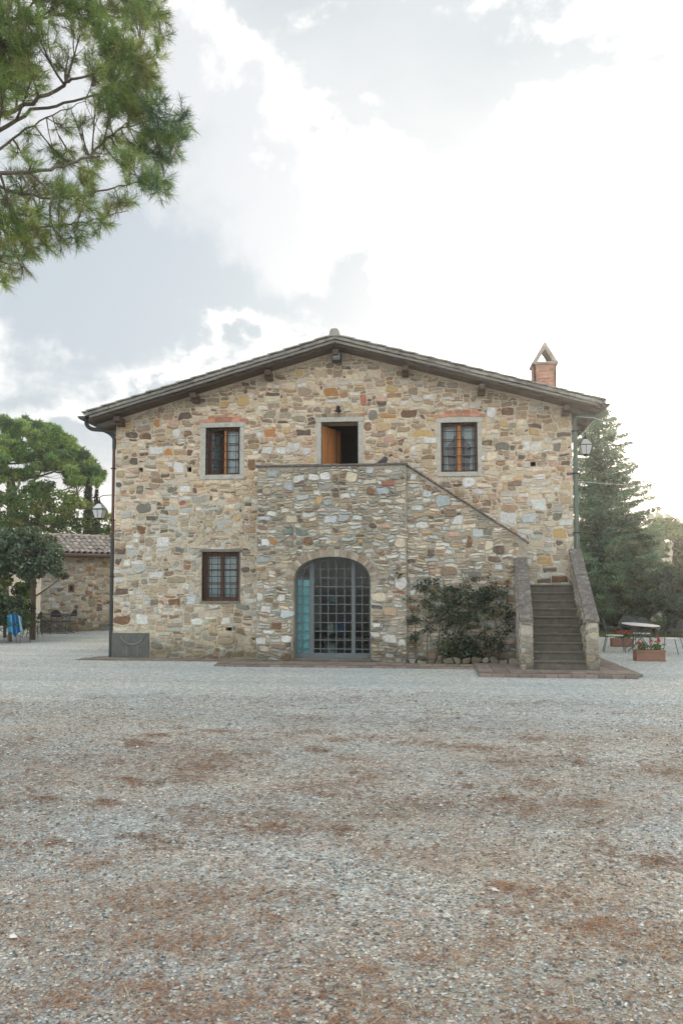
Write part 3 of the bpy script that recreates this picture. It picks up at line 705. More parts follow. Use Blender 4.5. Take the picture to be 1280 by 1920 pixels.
BLX0, BLX1, BLY, BLZ = -1.79, 1.68, -.78, 4.56
def under_roof(x, z): return z < roofz(x) - .06
SURR = {'ul': (-3.39, -2.30, 4.40, 5.81), 'ur': (2.41, 3.46, 4.38, 5.80)}
def slope_top(x): return 4.57 - (x - 1.68) / (4.37 - 1.68) * (4.57 - 2.78)
PL = (onY(213, 1186)[0], onY(281, 1186)[0], 0.03, onY(240, 1186)[2])
def house_in(x, z):
    if x < HX0 + .0 or x > HX1 or z < .02 or not under_roof(x, z): return False
    if BLX0 < x < BLX1 and z < BLZ - .02: return False
    if BLX1 <= x < 4.37 and z < slope_top(x) - .05: return False
    if 4.37 <= x and z < 1.7: return False
    for s in SURR.values():
        if s[0] < x < s[1] and s[2] < z < s[3]: return False
    a, b, c, d = WINS['ll']
    if a - .06 < x < b + .06 and c - .06 < z < d + .08: return False
    if -.52 < x < .64 and z < 5.88: return False
    for k, zt in (('ul', 6.02), ('ur', 6.0)):
        s = SURR[k]
        if s[0] - .02 < x < s[1] + .05 and s[3] <= z < zt - .10 * ((x - (s[0] + s[1]) / 2) / .56) ** 2 + .02: return False
    if abs(x - .06) < .62 and 5.88 <= z < 5.99: return False
    for v in vent_r:
        if v[0] - .01 < x < v[1] + .01 and v[2] - .01 < z < v[3] + .01: return False
    if PL[0] - .03 < x < PL[1] and z < PL[3]: return False
    # relieving arch ring over the lower window
    r = math.hypot((x + 2.86) / 1.0, (z - 2.35) / .95)
    if z > 2.7 and .70 < r < .80: return False
    return True
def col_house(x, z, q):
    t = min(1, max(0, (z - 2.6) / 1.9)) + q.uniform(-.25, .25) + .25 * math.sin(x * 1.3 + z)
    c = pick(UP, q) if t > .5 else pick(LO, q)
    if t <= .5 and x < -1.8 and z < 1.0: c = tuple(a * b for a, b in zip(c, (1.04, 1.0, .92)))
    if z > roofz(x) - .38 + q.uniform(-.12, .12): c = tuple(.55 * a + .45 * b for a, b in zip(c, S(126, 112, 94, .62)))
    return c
q1 = random.Random(21)
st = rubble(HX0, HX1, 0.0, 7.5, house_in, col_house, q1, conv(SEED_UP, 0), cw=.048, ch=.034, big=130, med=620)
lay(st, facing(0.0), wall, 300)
# dark weathered band under the verge
# brick flat arches over the upper windows
def arch_bricks(x0, x1, zb, zt, rise, n, parent, seed, cols):
    q = random.Random(seed); cx = (x0 + x1) / 2; hw = (x1 - x0) / 2
    for k in range(n):
        a, b = x0 + (x1 - x0) * k / n + .006, x0 + (x1 - x0) * (k + 1) / n - .006
        def top(x, z): return z - rise * ((x - cx) / hw) ** 2
        lean = (a + b - 2 * cx) / hw * .02
        P = [(a, top(a, zb)), (b, top(b, zb)), (b + lean, top(b, zt)), (a + lean, top(a, zt))]
        m = MB().col(jit(q.choice(cols), .12, q)); y = -.012 - q.uniform(0, .008); m.prism(P, y, .02); m.build('brick', MAT['brick'], parent)
RED = [S(204, 144, 118, .76), S(196, 148, 124, .76), S(210, 158, 130, .78), S(188, 136, 116, .74)]
arch_bricks(-3.44, -2.22, 5.83, 5.93, .05, 6, wall, 3, RED); arch_bricks(-3.2, -2.4, 5.945, 6.0, .04, 5, wall, 4, RED)
arch_bricks(2.33, 3.55, 5.83, 5.91, .04, 7, wall, 5, RED); arch_bricks(2.6, 3.4, 5.925, 5.99, .04, 4, wall, 6, RED)
arch_bricks(-.52, .66, 5.885, 5.975, .02, 8, wall, 8, [S(176, 156, 132, .7), S(186, 140, 116, .68), S(160, 140, 118, .68)])
q = random.Random(9)
for k in range(9):   # ring of thin stones of the relieving arch
    t0, t1 = R(22 + 136 * k / 9 + .5), R(22 + 136 * (k + 1) / 9 - .5)
    P = [(-2.86 + r_ * math.cos(t), 2.35 + .95 * r_ * math.sin(t)) for r_, t in ((.715, t1), (.715, t0), (.775, t0), (.775, t1))]
    if min(z for _, z in P) > 2.66: MB().col(jit(S(190, 178, 154, .8), .1, q)).prism(P[::-1][::-1], -.012, .02).build('brick', MAT['brick'], wall)
# rendered plaque with worn wheel relief at the left corner
m = MB(); m.box(HX0 - .02, PL[1] - .01, -.03, .01, .02, PL[3] - .01)
pq = m.build('plaque', MAT['plaque'], house)
m = MB()
cx, cz = (PL[0] + PL[1]) / 2 + .03, .62
ps = [(cx + .30 * math.cos(t), -.03, cz - .02 + .26 * math.sin(t)) for t in [R(190 + 160 * k / 14) for k in range(15)]]
m.tube(ps, .022, 6); m.tube([(cx - .12, -.03, .30), (cx - .13, -.03, .05)], .02, 6); m.tube([(cx + .14, -.03, .32), (cx + .15, -.03, .05)], .02, 6)
m.build('relief', surf('pale_relief', S(140, 138, 128, .7), .9, .15, 8, 60, .2), pq)

# ---- windows
def surround(name, o, w, y=-.012, mat='trim', sill=.13, ear=.015, parent=None):
    x0, x1, z0, z1 = w; a, b, c, d = o
    P = [(a, c), (b, c), (b, d - .0), (a, d)]
    m = MB()
    m.bbox(a - ear, b + ear, y - .012, .12, z1, d, .006)               # lintel
    m.bbox(a, x0, y, .12, z0 + .001, z1 - .001, .006); m.bbox(x1, b, y, .12, z0 + .001, z1 - .001, .006)
    m.bbox(a - ear * .5, b + ear * .5, y - .02, .2, c, z0, .006)      # sill
    return m.build(name, MAT[mat], parent)
def leaf_frame(m, w, h, fw=.07, t=.04, bars=(1, 2), bw=.025):
    """casement in its own plane: x 0..w, z 0..h"""
    m.box(0, fw, 0, t, 0, h); m.box(w - fw, w, 0, t, 0, h); m.box(fw, w - fw, 0.001, t - .001, 0, fw); m.box(fw, w - fw, 0.001, t - .001, h - fw, h)
    for k in range(bars[1]):
        z = h * (k + 1) / (bars[1] + 1); m.box(fw, w - fw, .006, t - .006, z - bw / 2, z + bw / 2)
def place_leaf(x, y, z, w, h, ang, win, mat, mirror=False, curtain=None, fw=.07, bars=(1, 2)):
    Mx = Matrix.Translation((x, y, z)) @ Matrix.Rotation(ang, 4, 'Z')
    if mirror: Mx = Mx @ Matrix.Diagonal((-1, 1, 1, 1))
    m = MB(); leaf_frame(m, w, h, fw=fw, bars=bars); m.v = [tuple(Mx @ Vector(v)) for v in m.v]
    c = m.build('casement', MAT[mat], win)
    g = MB(); g.box(fw - .005, w - fw + .005, .017, .021, fw - .005, h - fw + .005); g.v = [tuple(Mx @ Vector(v)) for v in g.v]; g.build('pane', MAT['glass'], win)
    return Mx
def drape(win, pts_fn, x0, x1, z0, z1, y, n=26, mz=10, amp=.012, freq=60, name='curtain'):
    V = []; F = []
    for j in range(mz + 1):
        for i in range(n + 1):
            u, v = i / n, j / mz; x, z = pts_fn(u, v) if pts_fn else (x0 + (x1 - x0) * u, z0 + (z1 - z0) * v)
            V.append((x, y + amp * math.sin(freq * u + 1.5 * math.sin(v * 2)), z))
    for j in range(mz):
        for i in range(n): b = j * (n + 1) + i; F.append((b, b + 1, b + n + 2, b + n + 1))
    return obj_np(name, V, F, MAT['curtain'], win, None, True)
def grille(win, x0, x1, z0, z1, y, nv, nh, r=.008, name='grille', ext=.03):
    m = MB()
    for k in range(nv): x = x0 + (x1 - x0) * (k + .5) / nv; m.tube([(x, y, z0 - .01), (x, y, z1 + .01)], r, 6)
    for k in range(nh): z = z0 + (z1 - z0) * (k + 1) / (nh + 1); m.box(x0 - .01, x1 + .01, y - .004, y + .010, z - r, z + r)
    return m.build(name, MAT['iron'], win)
# upper left: left leaf swung in, right leaf shut behind lace
w = WINS['ul']; wl = surround('window', SURR['ul'], w, parent=house); wl['label'] = 'upper left window with one casement swung inwards'
x0, x1, z0, z1 = w; mid = (x0 + x1) / 2 + .05
m = MB(); m.box(x0 + .001, x0 + .045, .13, .19, z0 + .002, z1 - .002); m.box(x1 - .045, x1 - .001, .13, .19, z0 + .002, z1 - .002); m.box(x0 + .046, x1 - .046, .131, .189, z1 - .045, z1 - .003); m.box(x0 + .046, x1 - .046, .131, .189, z0 + .002, z0 + .035)
m.build('frame', MAT['wood_brown'], wl)
place_leaf(x0 + .05, .19, z0 + .04, .38, z1 - z0 - .09, R(38), wl, 'wood_brown')
place_leaf(mid + .011, .15, z0 + .04, x1 - .045 - mid - .011, z1 - z0 - .09, 0, wl, 'wood_brown', fw=.03)
MB().bbox(mid - .045, mid + .01, .135, .2, z0 + .04, z1 - .05, .006).build('centre_post', MAT['wood_orange'], wl)
drape(wl, None, mid + .02, x1 - .07, z0 + .06, z1 - .12, .24, freq=40)
drape(wl, None, x0 + .1, x0 + .33, z0 + .06, z1 - .1, .50, freq=30)
grille(wl, x0, x1, z0, z1, .06, 4, 5)
# upper right: pair with tied back curtains
w = WINS['ur']; wr = surround('window', SURR['ur'], w, parent=house); wr['label'] = 'upper right window with tied back white curtains'
x0, x1, z0, z1 = w; mid = (x0 + x1) / 2
m = MB(); m.box(x0 + .001, x0 + .04, .13, .19, z0 + .002, z1 - .002); m.box(x1 - .04, x1 - .001, .13, .19, z0 + .002, z1 - .002); m.box(x0 + .041, x1 - .041, .131, .189, z1 - .045, z1 - .003); m.box(x0 + .041, x1 - .041, .131, .189, z0 + .002, z0 + .035)
m.build('frame', MAT['wood_brown'], wr)
place_leaf(x0 + .042, .145, z0 + .04, mid - x0 - .086, z1 - z0 - .09, 0, wr, 'wood_brown', fw=.03)
MB().bbox(mid - .043, mid + .043, .13, .2, z0 + .038, z1 - .048, .006).build('centre_post', MAT['wood_orange'], wr)
place_leaf(mid + .044, .145, z0 + .04, x1 - .041 - mid - .044, z1 - z0 - .09, 0, wr, 'wood_brown', fw=.03)
for sgn in (0, 1):
    def pf(u, v, sgn=sgn):
        hh = z1 - z0; z = z0 + .08 + (hh - .2) * v; outw = .40
        s = 1 - v
        wd = (.36 - .30 * min(1, s / .42) ** 1.3) if s < .42 else (.06 + .05 * (s - .42) / .58)
        return ((x0 + .07 + wd * u) if sgn == 0 else (x1 - .07 - wd * u)), z
    drape(wr, pf, 0, 1, 0, 1, .26, freq=24, mz=16, amp=.008)
grille(wr, x0, x1, z0, z1, .06, 4, 5)
# lower left
w = WINS['ll']; x0, x1, z0, z1 = w
m = MB(); m.bbox(x0 - .07, x1 + .06, -.025, .1, z1, z1 + .07, .005); m.bbox(x0 - .06, x1 + .04, -.03, .1, z0 - .055, z0, .005)
m.bbox(x0 - .03, x0, -.012, .1, z0 + .001, z1 - .001, .004); m.bbox(x1, x1 + .03, -.012, .1, z0 + .001, z1 - .001, .004)
wb = m.build('window', MAT['oldwood'], house, label='lower left barred window with brown casements under the relieving arch')
mid = (x0 + x1) / 2
m = MB(); m.box(x0 + .001, x0 + .07, .10, .16, z0 + .002, z1 - .002); m.box(x1 - .05, x1 - .001, .10, .16, z0 + .002, z1 - .002); m.box(x0 + .071, x1 - .051, .101, .159, z1 - .07, z1 - .003); m.box(x0 + .071, x1 - .051, .101, .159, z0 + .002, z0 + .06)
m.build('frame', MAT['wood_brown'], wb)
place_leaf(x0 + .072, .12, z0 + .062, mid - x0 - .073, z1 - z0 - .14, 0, wb, 'wood_brown', fw=.035, bars=(1, 2))
place_leaf(mid + .001, .12, z0 + .062, x1 - .052 - mid, z1 - z0 - .14, 0, wb, 'wood_brown', fw=.035, bars=(1, 2))
drape(wb, None, x0 + .12, mid - .05, z0 + .1, z1 - .1, .22, freq=36); drape(wb, None, mid + .05, x1 - .1, z0 + .1, z1 - .1, .22, freq=30)
grille(wb, x0, x1, z0, z1, .03, 6, 7, r=.0075)
# upper door
x0, x1, z0, z1 = DOOR
m = MB(); m.bbox(x0 - .13, x1 + .13, -.02, .12, z1, z1 + .12, .006); m.bbox(x0 - .11, x0, -.014, .12, z0, z1 - .001, .006); m.bbox(x1, x1 + .115, -.014, .12, z0, z1 - .001, .006)
m.build('door_surround', MAT['trim'], house)
m = MB(); Mx = Matrix.Translation((x0 + .03, .16, z0 + .01)) @ Matrix.Rotation(R(66), 4, 'Z')
for z in (.25, 1.0, 1.72): m.bbox(.02, .84, .046, .075, z, z + .12, .006, Mx)
dr = m.build('door', MAT['wood_orange'], house, label='open plank door leaf of orange wood')
for k in range(6): MB().bbox(.145 * k, .145 * k + .134, 0, .045, 0, 1.96, .012, Mx).build('plank', MAT['plank'], dr)
MB().tube([Mx @ Vector((.78, -.03, 1.0)), Mx @ Vector((.78, -.03, 1.15))], .012, 6).build('handle', MAT['iron'], dr)
# furniture in the room behind: a dark low cupboard
mcup = MB().bbox(-.05, .9, 2.6, 3.1, 3.72, 4.9, .01).build('cupboard', MAT['black']); tag(mcup, 'dark low cupboard in the gloom inside the open upper door', 'cupboard')

# ---- roof
roof = thing('roof', (0, 0, 0)); roof.parent = house
VY = -.58
OX = 6.12
def topz(x): return 7.72 - SLP * abs(x)
m = MB()
for sg in (-1, 1):
    for k in range(14):     # wide soffit boards along the slope
        xa, xb = OX * k / 14 * sg, OX * (k + 1) / 14 * sg - .006 * sg
        za, zb = roofz(xa) + .005, roofz(xb) + .005
        m.add([(xa, VY + .12, za), (xb, VY + .12, zb), (xb, HY + .3, zb), (xa, HY + .3, za), (xa, VY + .12, za + .03), (xb, VY + .12, zb + .03), (xb, HY + .3, zb + .03), (xa, HY + .3, za + .03)],
              [(0, 1, 2, 3), (4, 7, 6, 5), (0, 4, 5, 1), (2, 6, 7, 3), (0, 3, 7, 4), (1, 5, 6, 2)])
m.build('soffit', MAT['purlin'], roof)
m = MB()
for sg in (-1, 1):
    xa, xb = .0, OX * sg
    V = [(xa, VY + .17, roofz(xa) + .04), (xb, VY + .17, roofz(xb) + .04), (xb, HY + .32, roofz(xb) + .04), (xa, HY + .32, roofz(xa) + .04)]
    V += [(x, y, z + .08) for x, y, z in V]
    m.add(V, [(0, 1, 2, 3), (4, 7, 6, 5), (0, 4, 5, 1), (2, 6, 7, 3), (0, 3, 7, 4), (1, 5, 6, 2)])
m.build('deck', MAT['verge'], roof)
# verge: lower moulded board, stone slabs, and stepped tile edges on top, each its own piece
q = random.Random(31)
def sloped(m, sg, xa, xb, y0, y1, oa, ob, h, base=topz, b=.006):
    za, zb = base(xa) + oa, base(xb) + ob
    V = [(sg * xa, y0, za), (sg * xb, y0, zb), (sg * xb, y1, zb), (sg * xa, y1, za), (sg * xa, y0, za + h), (sg * xb, y0, zb + h), (sg * xb, y1, zb + h), (sg * xa, y1, za + h)]
    m.add(V, [(0, 1, 2, 3), (4, 7, 6, 5), (0, 4, 5, 1), (2, 6, 7, 3), (0, 3, 7, 4), (1, 5, 6, 2)])
for sg in (-1, 1):
    x = 0.01
    while x < OX - .05:
        l = q.uniform(1.3, 1.9); xb = min(OX - .08, x + l); m = MB(); dz = q.uniform(-.008, .006)
        sloped(m, sg, x, xb - .006, VY + .02, VY + .07, -.152 + dz, -.152 + dz, .056); m.build('barge_board', MAT['oldwood'], roof); x = xb
        if OX - x < .3: break
    x = 0.0
    while x < OX - .02:
        l = q.uniform(.36, .44); xb = min(OX + .02, x + l); m = MB(); dz = q.uniform(-.006, .006)
        sloped(m, sg, x + .004, xb - .004, VY - .01 + q.uniform(0, .012), VY + .25, -.078 + dz, -.078 + dz, .07); m.build('verge_slab', MAT['verge'], roof); x = xb
    x = 0.06; k = 0
    while x < OX + .06:
        l = .375; xb = min(OX + .1, x + l + .05); m = MB()
        V0 = -.03 + q.uniform(-.004, .004)
        sloped(m, sg, x, xb, VY - .03 + q.uniform(-.008, .008), VY + .2, .0 + q.uniform(0, .004), .026, .030); m.build('verge_tile', MAT['verge'], roof); x += l; k += 1
# ridge end tile
m = MB(); P = [(-.13, 7.70), (.13, 7.70), (.10, 7.84), (.055, 7.88), (-.055, 7.88), (-.10, 7.84)]
m.prism(P, VY - .04, VY + .4); m.build('ridge_tile', MAT['verge'], roof)
m = MB()
for k in range(26):
    y0 = VY + .42 + k * .44; s_ = 1 - .0
    m.prism([(x * (1.0), z) for x, z in P], y0, y0 + .43)
m.build('ridge_tiles', MAT['verge'], roof, kind='stuff')
def coppo(m, p0, p1, side, r0, r1, n=6, h=.9, t=.016):
    """barrel tile between two points, side = unit vector across"""
    p0, p1, side = Vector(p0), Vector(p1), Vector(side).normalized(); ax = (p1 - p0).normalized(); up = side.cross(ax)
    if up.z < 0: up = -up
    b = len(m.v)
    for p, r in ((p0, r0), (p1, r1)):
        for rr in (r, r - t):
            for k in range(n + 1):
                a = math.pi * k / n; m.v.append(tuple(p + side * (rr * math.cos(a)) + up * (rr * math.sin(a) * h)))
    n1 = n + 1
    for k in range(n):
        m.face((b + k, b + k + 1, b + 2 * n1 + k + 1, b + 2 * n1 + k)); m.face((b + n1 + k, b + 3 * n1 + k, b + 3 * n1 + k + 1, b + n1 + k + 1))
        m.face((b + k, b + n1 + k, b + n1 + k + 1, b + k + 1)); m.face((b + 2 * n1 + k, b + 2 * n1 + k + 1, b + 3 * n1 + k + 1, b + 3 * n1 + k))
m = MB()
for sg in (-1, 1):
    for cy in range(44):
        y = VY + .36 + cy * .26
        for r_ in range(15):
            xa, xb = .1 + r_ * .41, .1 + (r_ + 1) * .41 + .05
            coppo(m, (sg * xb, y, topz(xb) + .045), (sg * xa, y, topz(xa) + .015), (0, 1, 0), .095, .075, 4)
m.build('field_tiles', MAT['coppo'], roof, kind='stuff')
# purlin ends
for x in (-5.42, -3.5, -1.66, 0.0, 1.66, 3.46, 5.40):
    zt = roofz(x) - (.0 if x else .02); m = MB(); s_ = 0.0
    m.bbox(x - .075, x + .075, -.40, .1, zt - .17, zt - .045, .012); m.bbox(x - .09, x + .09, -.26, .1, zt - .24, zt - .173, .012)
    m.build('purlin_end', MAT['purlin'], roof)
# eave rafters on both long sides
for sg in (-1, 1):
    m = MB()
    for k in range(14):
        y = -.1 + k * .8; xa = 5.50; xb = 6.05
        sloped(m, sg, xa, xb, y, y + .09, -.145, -.145, .12, base=lambda x: roofz(x) + .02)
    m.build('rafter_ends', MAT['oldwood'], roof)
    g = MB(); gx = 6.22 * sg; gz = 5.93; n = 8
    prof = [(gx + .095 * math.cos(t), gz + .095 * math.sin(t)) for t in [math.pi + math.pi * k / n for k in range(n + 1)]]
    prof += [(gx + .085 * math.cos(t), gz + .085 * math.sin(t)) for t in [2 * math.pi - math.pi * k / n for k in range(n + 1)]]
    g.prism(prof, VY - .02, HY + .3)
    g.prism([(gx + .094 * math.cos(t), gz + .094 * math.sin(t)) for t in [math.pi + math.pi * k / n for k in range(n + 1)]], VY - .0, VY + .01)
    g.build('gutter', MAT['gutter'], roof)
def pipe(pts, r, mat, parent=house, name='downpipe', n=10):
    return MB().tube(pts, r, n).build(name, MAT[mat], parent, smooth=True)
def bez(a, b, c, n=6): 
    a, b, c = Vector(a), Vector(b), Vector(c); return [a * (1 - t) ** 2 + b * 2 * t * (1 - t) + c * t * t for t in [k / n for k in range(n + 1)]]
pipe([(-6.2, -.35, 5.86)] + bez((-6.2, -.35, 5.80), (-6.19, -.3, 5.68), (-6.05, -.25, 5.66)) + bez((-5.85, -.15, 5.66), (-5.66, .02, 5.60), (-5.63, .03, 5.45)) + [(-5.63, .03, 5.2)], .05, 'gutter')
pipe([(-5.635, .03, 5.3), (-5.635, .03, 2.9)], .038, 'pipe_brown'); pipe([(-5.635, .03, 2.95), (-5.635, .03, .03)], .046, 'gutter')
pipe([(6.2, -.3, 5.86)] + bez((6.2, -.3, 5.8), (6.15, -.25, 5.7), (6.0, -.2, 5.68)) + bez((5.8, -.1, 5.75), (5.64, .0, 5.78), (5.63, .02, 5.6)) + [(5.63, .02, 2.3)], .055, 'pipe_green')
m = MB()
for z in (.8, 2.0, 3.4, 4.7): m.box(-5.69, -5.56, -.02, .08, z, z + .03)
for z in (3.0, 4.4, 5.4): m.box(5.54, 5.70, -.04, .08, z, z + .03)
m.build('pipe_bracket', MAT['iron'], house)
# chimney
chx0, chx1, chy0, chy1 = 4.93, 5.50, 1.75, 2.3
ch = MB().box(chx0 + .02, chx1 - .02, chy0 + .02, chy1 - .02, 5.9, 7.52).build('chimney', surf('brick_mortar', S(196, 170, 150, .72), .95, .15, 14, 90, .4), house)
m = MB(); q = random.Random(3)
for r_ in range(16):
    z = 6.10 + r_ * .088; off = .0 if r_ % 2 else .12
    for side in range(4):
        L_ = chx1 - chx0; k = -off
        while k < L_ - .02:
            a, b = max(0, k), min(L_, k + .232)
            if b - a > .04:
                m.col(jit(q.choice([S(206, 154, 130, .8), S(214, 168, 142, .8), S(196, 144, 120, .78)]), .1, q))
                if side == 0: m.box(chx0 + a, chx0 + b, chy0, chy0 + .05, z, z + .075)
                elif side == 1: m.box(chx0 + a, chx0 + b, chy1 - .05, chy1, z, z + .075)
                elif side == 2: m.box(chx0, chx0 + .05, chy0 + a * .96, chy0 + b * .96, z + .001, z + .074)
                else: m.box(chx1 - .05, chx1, chy0 + a * .96, chy0 + b * .96, z + .001, z + .074)
            k += .244
m.build('brickwork', MAT['brick'], ch, kind='stuff')
m = MB(); m.bbox(chx0 - .05, chx1 + .05, chy0 - .05, chy1 + .05, 7.52, 7.58, .01)
m.build('cap_slab', MAT['coppo'], ch)
cxm = (chx0 + chx1) / 2
for sg in (-1, 1):
    m = MB(); P = [(cxm + sg * .32, 7.582), (cxm + sg * .21, 7.582), (cxm + sg * .0, 7.94), (cxm + sg * .0, 8.04), (cxm + sg * .05, 8.04)]
    if sg > 0: P = P[::-1]
    m.prism(P, chy0 - .02, chy1 + .02); m.build('cap_tile', MAT['coppo'], ch)
MB().tube([(cxm, chy0 - .04, 8.03), (cxm, chy1 + .04, 8.03)], .06, 8).build('cap_ridge', MAT['coppo'], ch)

# ------------------------------------------------------------------ external staircase
stair = thing('stone_staircase', (1.2, -.4, 0), 'grey stone outside staircase built against the farmhouse, over an arched glazed doorway', 'staircase')
m = MB(); P = [(BLX0, 0), (BLX1 - .001, 0), (BLX1 - .001, BLZ), (BLX0, BLZ)]
m.plate(P, [arch_pts(AX0, AX1, ASP, ATOP, .1)], BLY, BLY + .25)
m.box(BLX0, BLX0 + .25, BLY + .251, -.003, 0, BLZ)
m.box(BLX0 + .251, AX0 - .15, BLY + .252, -.003, 0, 3.5); m.box(AX1 + .15, BLX1 + .9, BLY + .252, -.003, 0, 3.5)
m.box(BLX0 + .252, BLX1 + .9, BLY + .253, -.004, 3.501, 3.72); m.box(AX0 - .149, AX1 + .149, BLY + .254, -.003, ATOP + .05, 3.499)
bw = m.build('wall', MAT['mortar_low'], stair)
SLY = -.70
m = MB(); P = [(BLX1, 0), (4.40, 0), (4.40, 2.76), (BLX1, 4.55)]
m.prism(P, SLY, SLY + .25)
sw = m.build('wall', MAT['mortar_low'], stair)
def blk_in(x, z): return BLX0 <= x <= BLX1 and .02 < z < BLZ - .02 and not in_arch(x, z, .0 if z < ASP - .3 else .19 if z > ASP else .05 + .14 * (z - ASP + .3) / .3)
q2 = random.Random(77)
colb = lambda x, z, q: pick(LO, q) if q.random() < .85 else pick(UP, q)
s1 = rubble(BLX0, BLX1, 0, BLZ, blk_in, colb, q2, conv(SEED_BLK, BLY), cw=.045, ch=.031, hmax=2, wmax=7, big=26, med=150, gap=.007, dep=(.012, .045))
for s in s1: pass
lay(s1, facing(BLY), bw, 190)
cols = lambda x, z, q: pick(LO, q) if q.random() < .6 else pick(UP, q)
s2 = rubble(BLX1 + .02, 4.38, 0, 4.55, lambda x, z: .02 < z < slope_top(x) - .05 and x < 4.2, cols, q2, conv(SEED_SL, SLY), cw=.045, ch=.032, hmax=2, wmax=8, big=16, med=100, gap=.007, dep=(.008, .036))
lay(s2, facing(SLY), sw, 110)
# arch voussoirs
q = random.Random(12); cx = (AX0 + AX1) / 2; nA = 44
base = arch_pts(AX0, AX1, ASP, ATOP, None, 200)
ln = [0]
for a, b in zip(base, base[1:]): ln.append(ln[-1] + math.hypot(b[0] - a[0], b[1] - a[1]))
def at_len(s):
    for i in range(1, len(ln)):
        if ln[i] >= s:
            t = (s - ln[i - 1]) / max(1e-9, ln[i] - ln[i - 1]); a, b = base[i - 1], base[i]; return (a[0] + (b[0] - a[0]) * t, a[1] + (b[1] - a[1]) * t)
    return base[-1]
for k in range(nA):
    sa, sb = ln[-1] * k / nA + .004, ln[-1] * (k + 1) / nA - .004
    pa, pb = at_len(sa), at_len(sb)
    def outn(p, s):
        a, b = at_len(max(0, s - .03)), at_len(min(ln[-1], s + .03)); tx, tz = b[0] - a[0], b[1] - a[1]; l = math.hypot(tx, tz); return (tz / l, -tx / l)
    h = q.uniform(.15, .175); na, nb = outn(pa, sa), outn(pb, sb)
    P = [(pa[0] + na[0] * .002, pa[1] + na[1] * .002), (pa[0] + na[0] * h, pa[1] + na[1] * h), (pb[0] + nb[0] * h, pb[1] + nb[1] * h), (pb[0] + nb[0] * .002, pb[1] + nb[1] * .002)]
    MB().col(jit(q.choice([S(178, 168, 148, .76), S(168, 158, 140, .76), S(186, 178, 160, .78), S(178, 154, 134, .74)]), .1, q)).prism(P, BLY - .014 - q.uniform(0, .008), BLY + .1).build('brick', MAT['brick'], bw)
# copings
m = MB(); x = BLX0 - .05
while x < BLX1 + .03:
    xb = min(BLX1 + .04, x + q.uniform(.5, .8)); m.bbox(x, xb - .006, BLY - .05, BLY + .29, BLZ + .001, BLZ + .045 + q.uniform(0, .008), .008); x = xb
m.box(BLX0 - .05, BLX0 + .28, BLY + .30, -.005, BLZ + .001, BLZ + .045)
m.build('coping', MAT['coping'], stair)
m = MB(); nS = 6
for k in range(nS):
    xa, xb = 1.69 + (4.45 - 1.69) * k / nS, 1.69 + (4.45 - 1.69) * (k + 1) / nS - .008
    za, zb = slope_top(xa), slope_top(xb)
    V = [(xa, SLY - .045, za), (xb, SLY - .045, zb), (xb, SLY + .28, zb), (xa, SLY + .28, za)]; V += [(a, b, c + .04) for a, b, c in V]
    m.add(V, [(0, 3, 2, 1), (4, 5, 6, 7), (0, 1, 5, 4), (2, 3, 7, 6), (0, 4, 7, 3), (1, 2, 6, 5)])
m.build('coping', MAT['coping'], stair)
# first flight
SY0, SY1, TOPZ, BASEZ = -2.32, -.62, 1.81, .08
def xin(y): t = (y - SY0) / (0 - SY0); return 4.29 + .22 * t, 5.36 + .09 * t
NST = 10
for k in range(NST):
    z0, z1 = BASEZ + (TOPZ - BASEZ) * k / NST, BASEZ + (TOPZ - BASEZ) * (k + 1) / NST
    y0 = SY0 + (SY1 - SY0) * k / (NST - 1) + .02; y1 = y0 + (SY1 - SY0) / (NST - 1) + .04 if k < NST - 1 else -.003
    a, b = xin(y0); m = MB()
    m.box(a - .01, b + .05, y0 + .025, y1 - .003, z0 - .02, z1 - .046); m.bbox(a - .01, b + .05, y0 + q.uniform(-.004, .004), y1 - .004, z1 - .045, z1, .010)
    m.build('step', MAT['step'], stair)
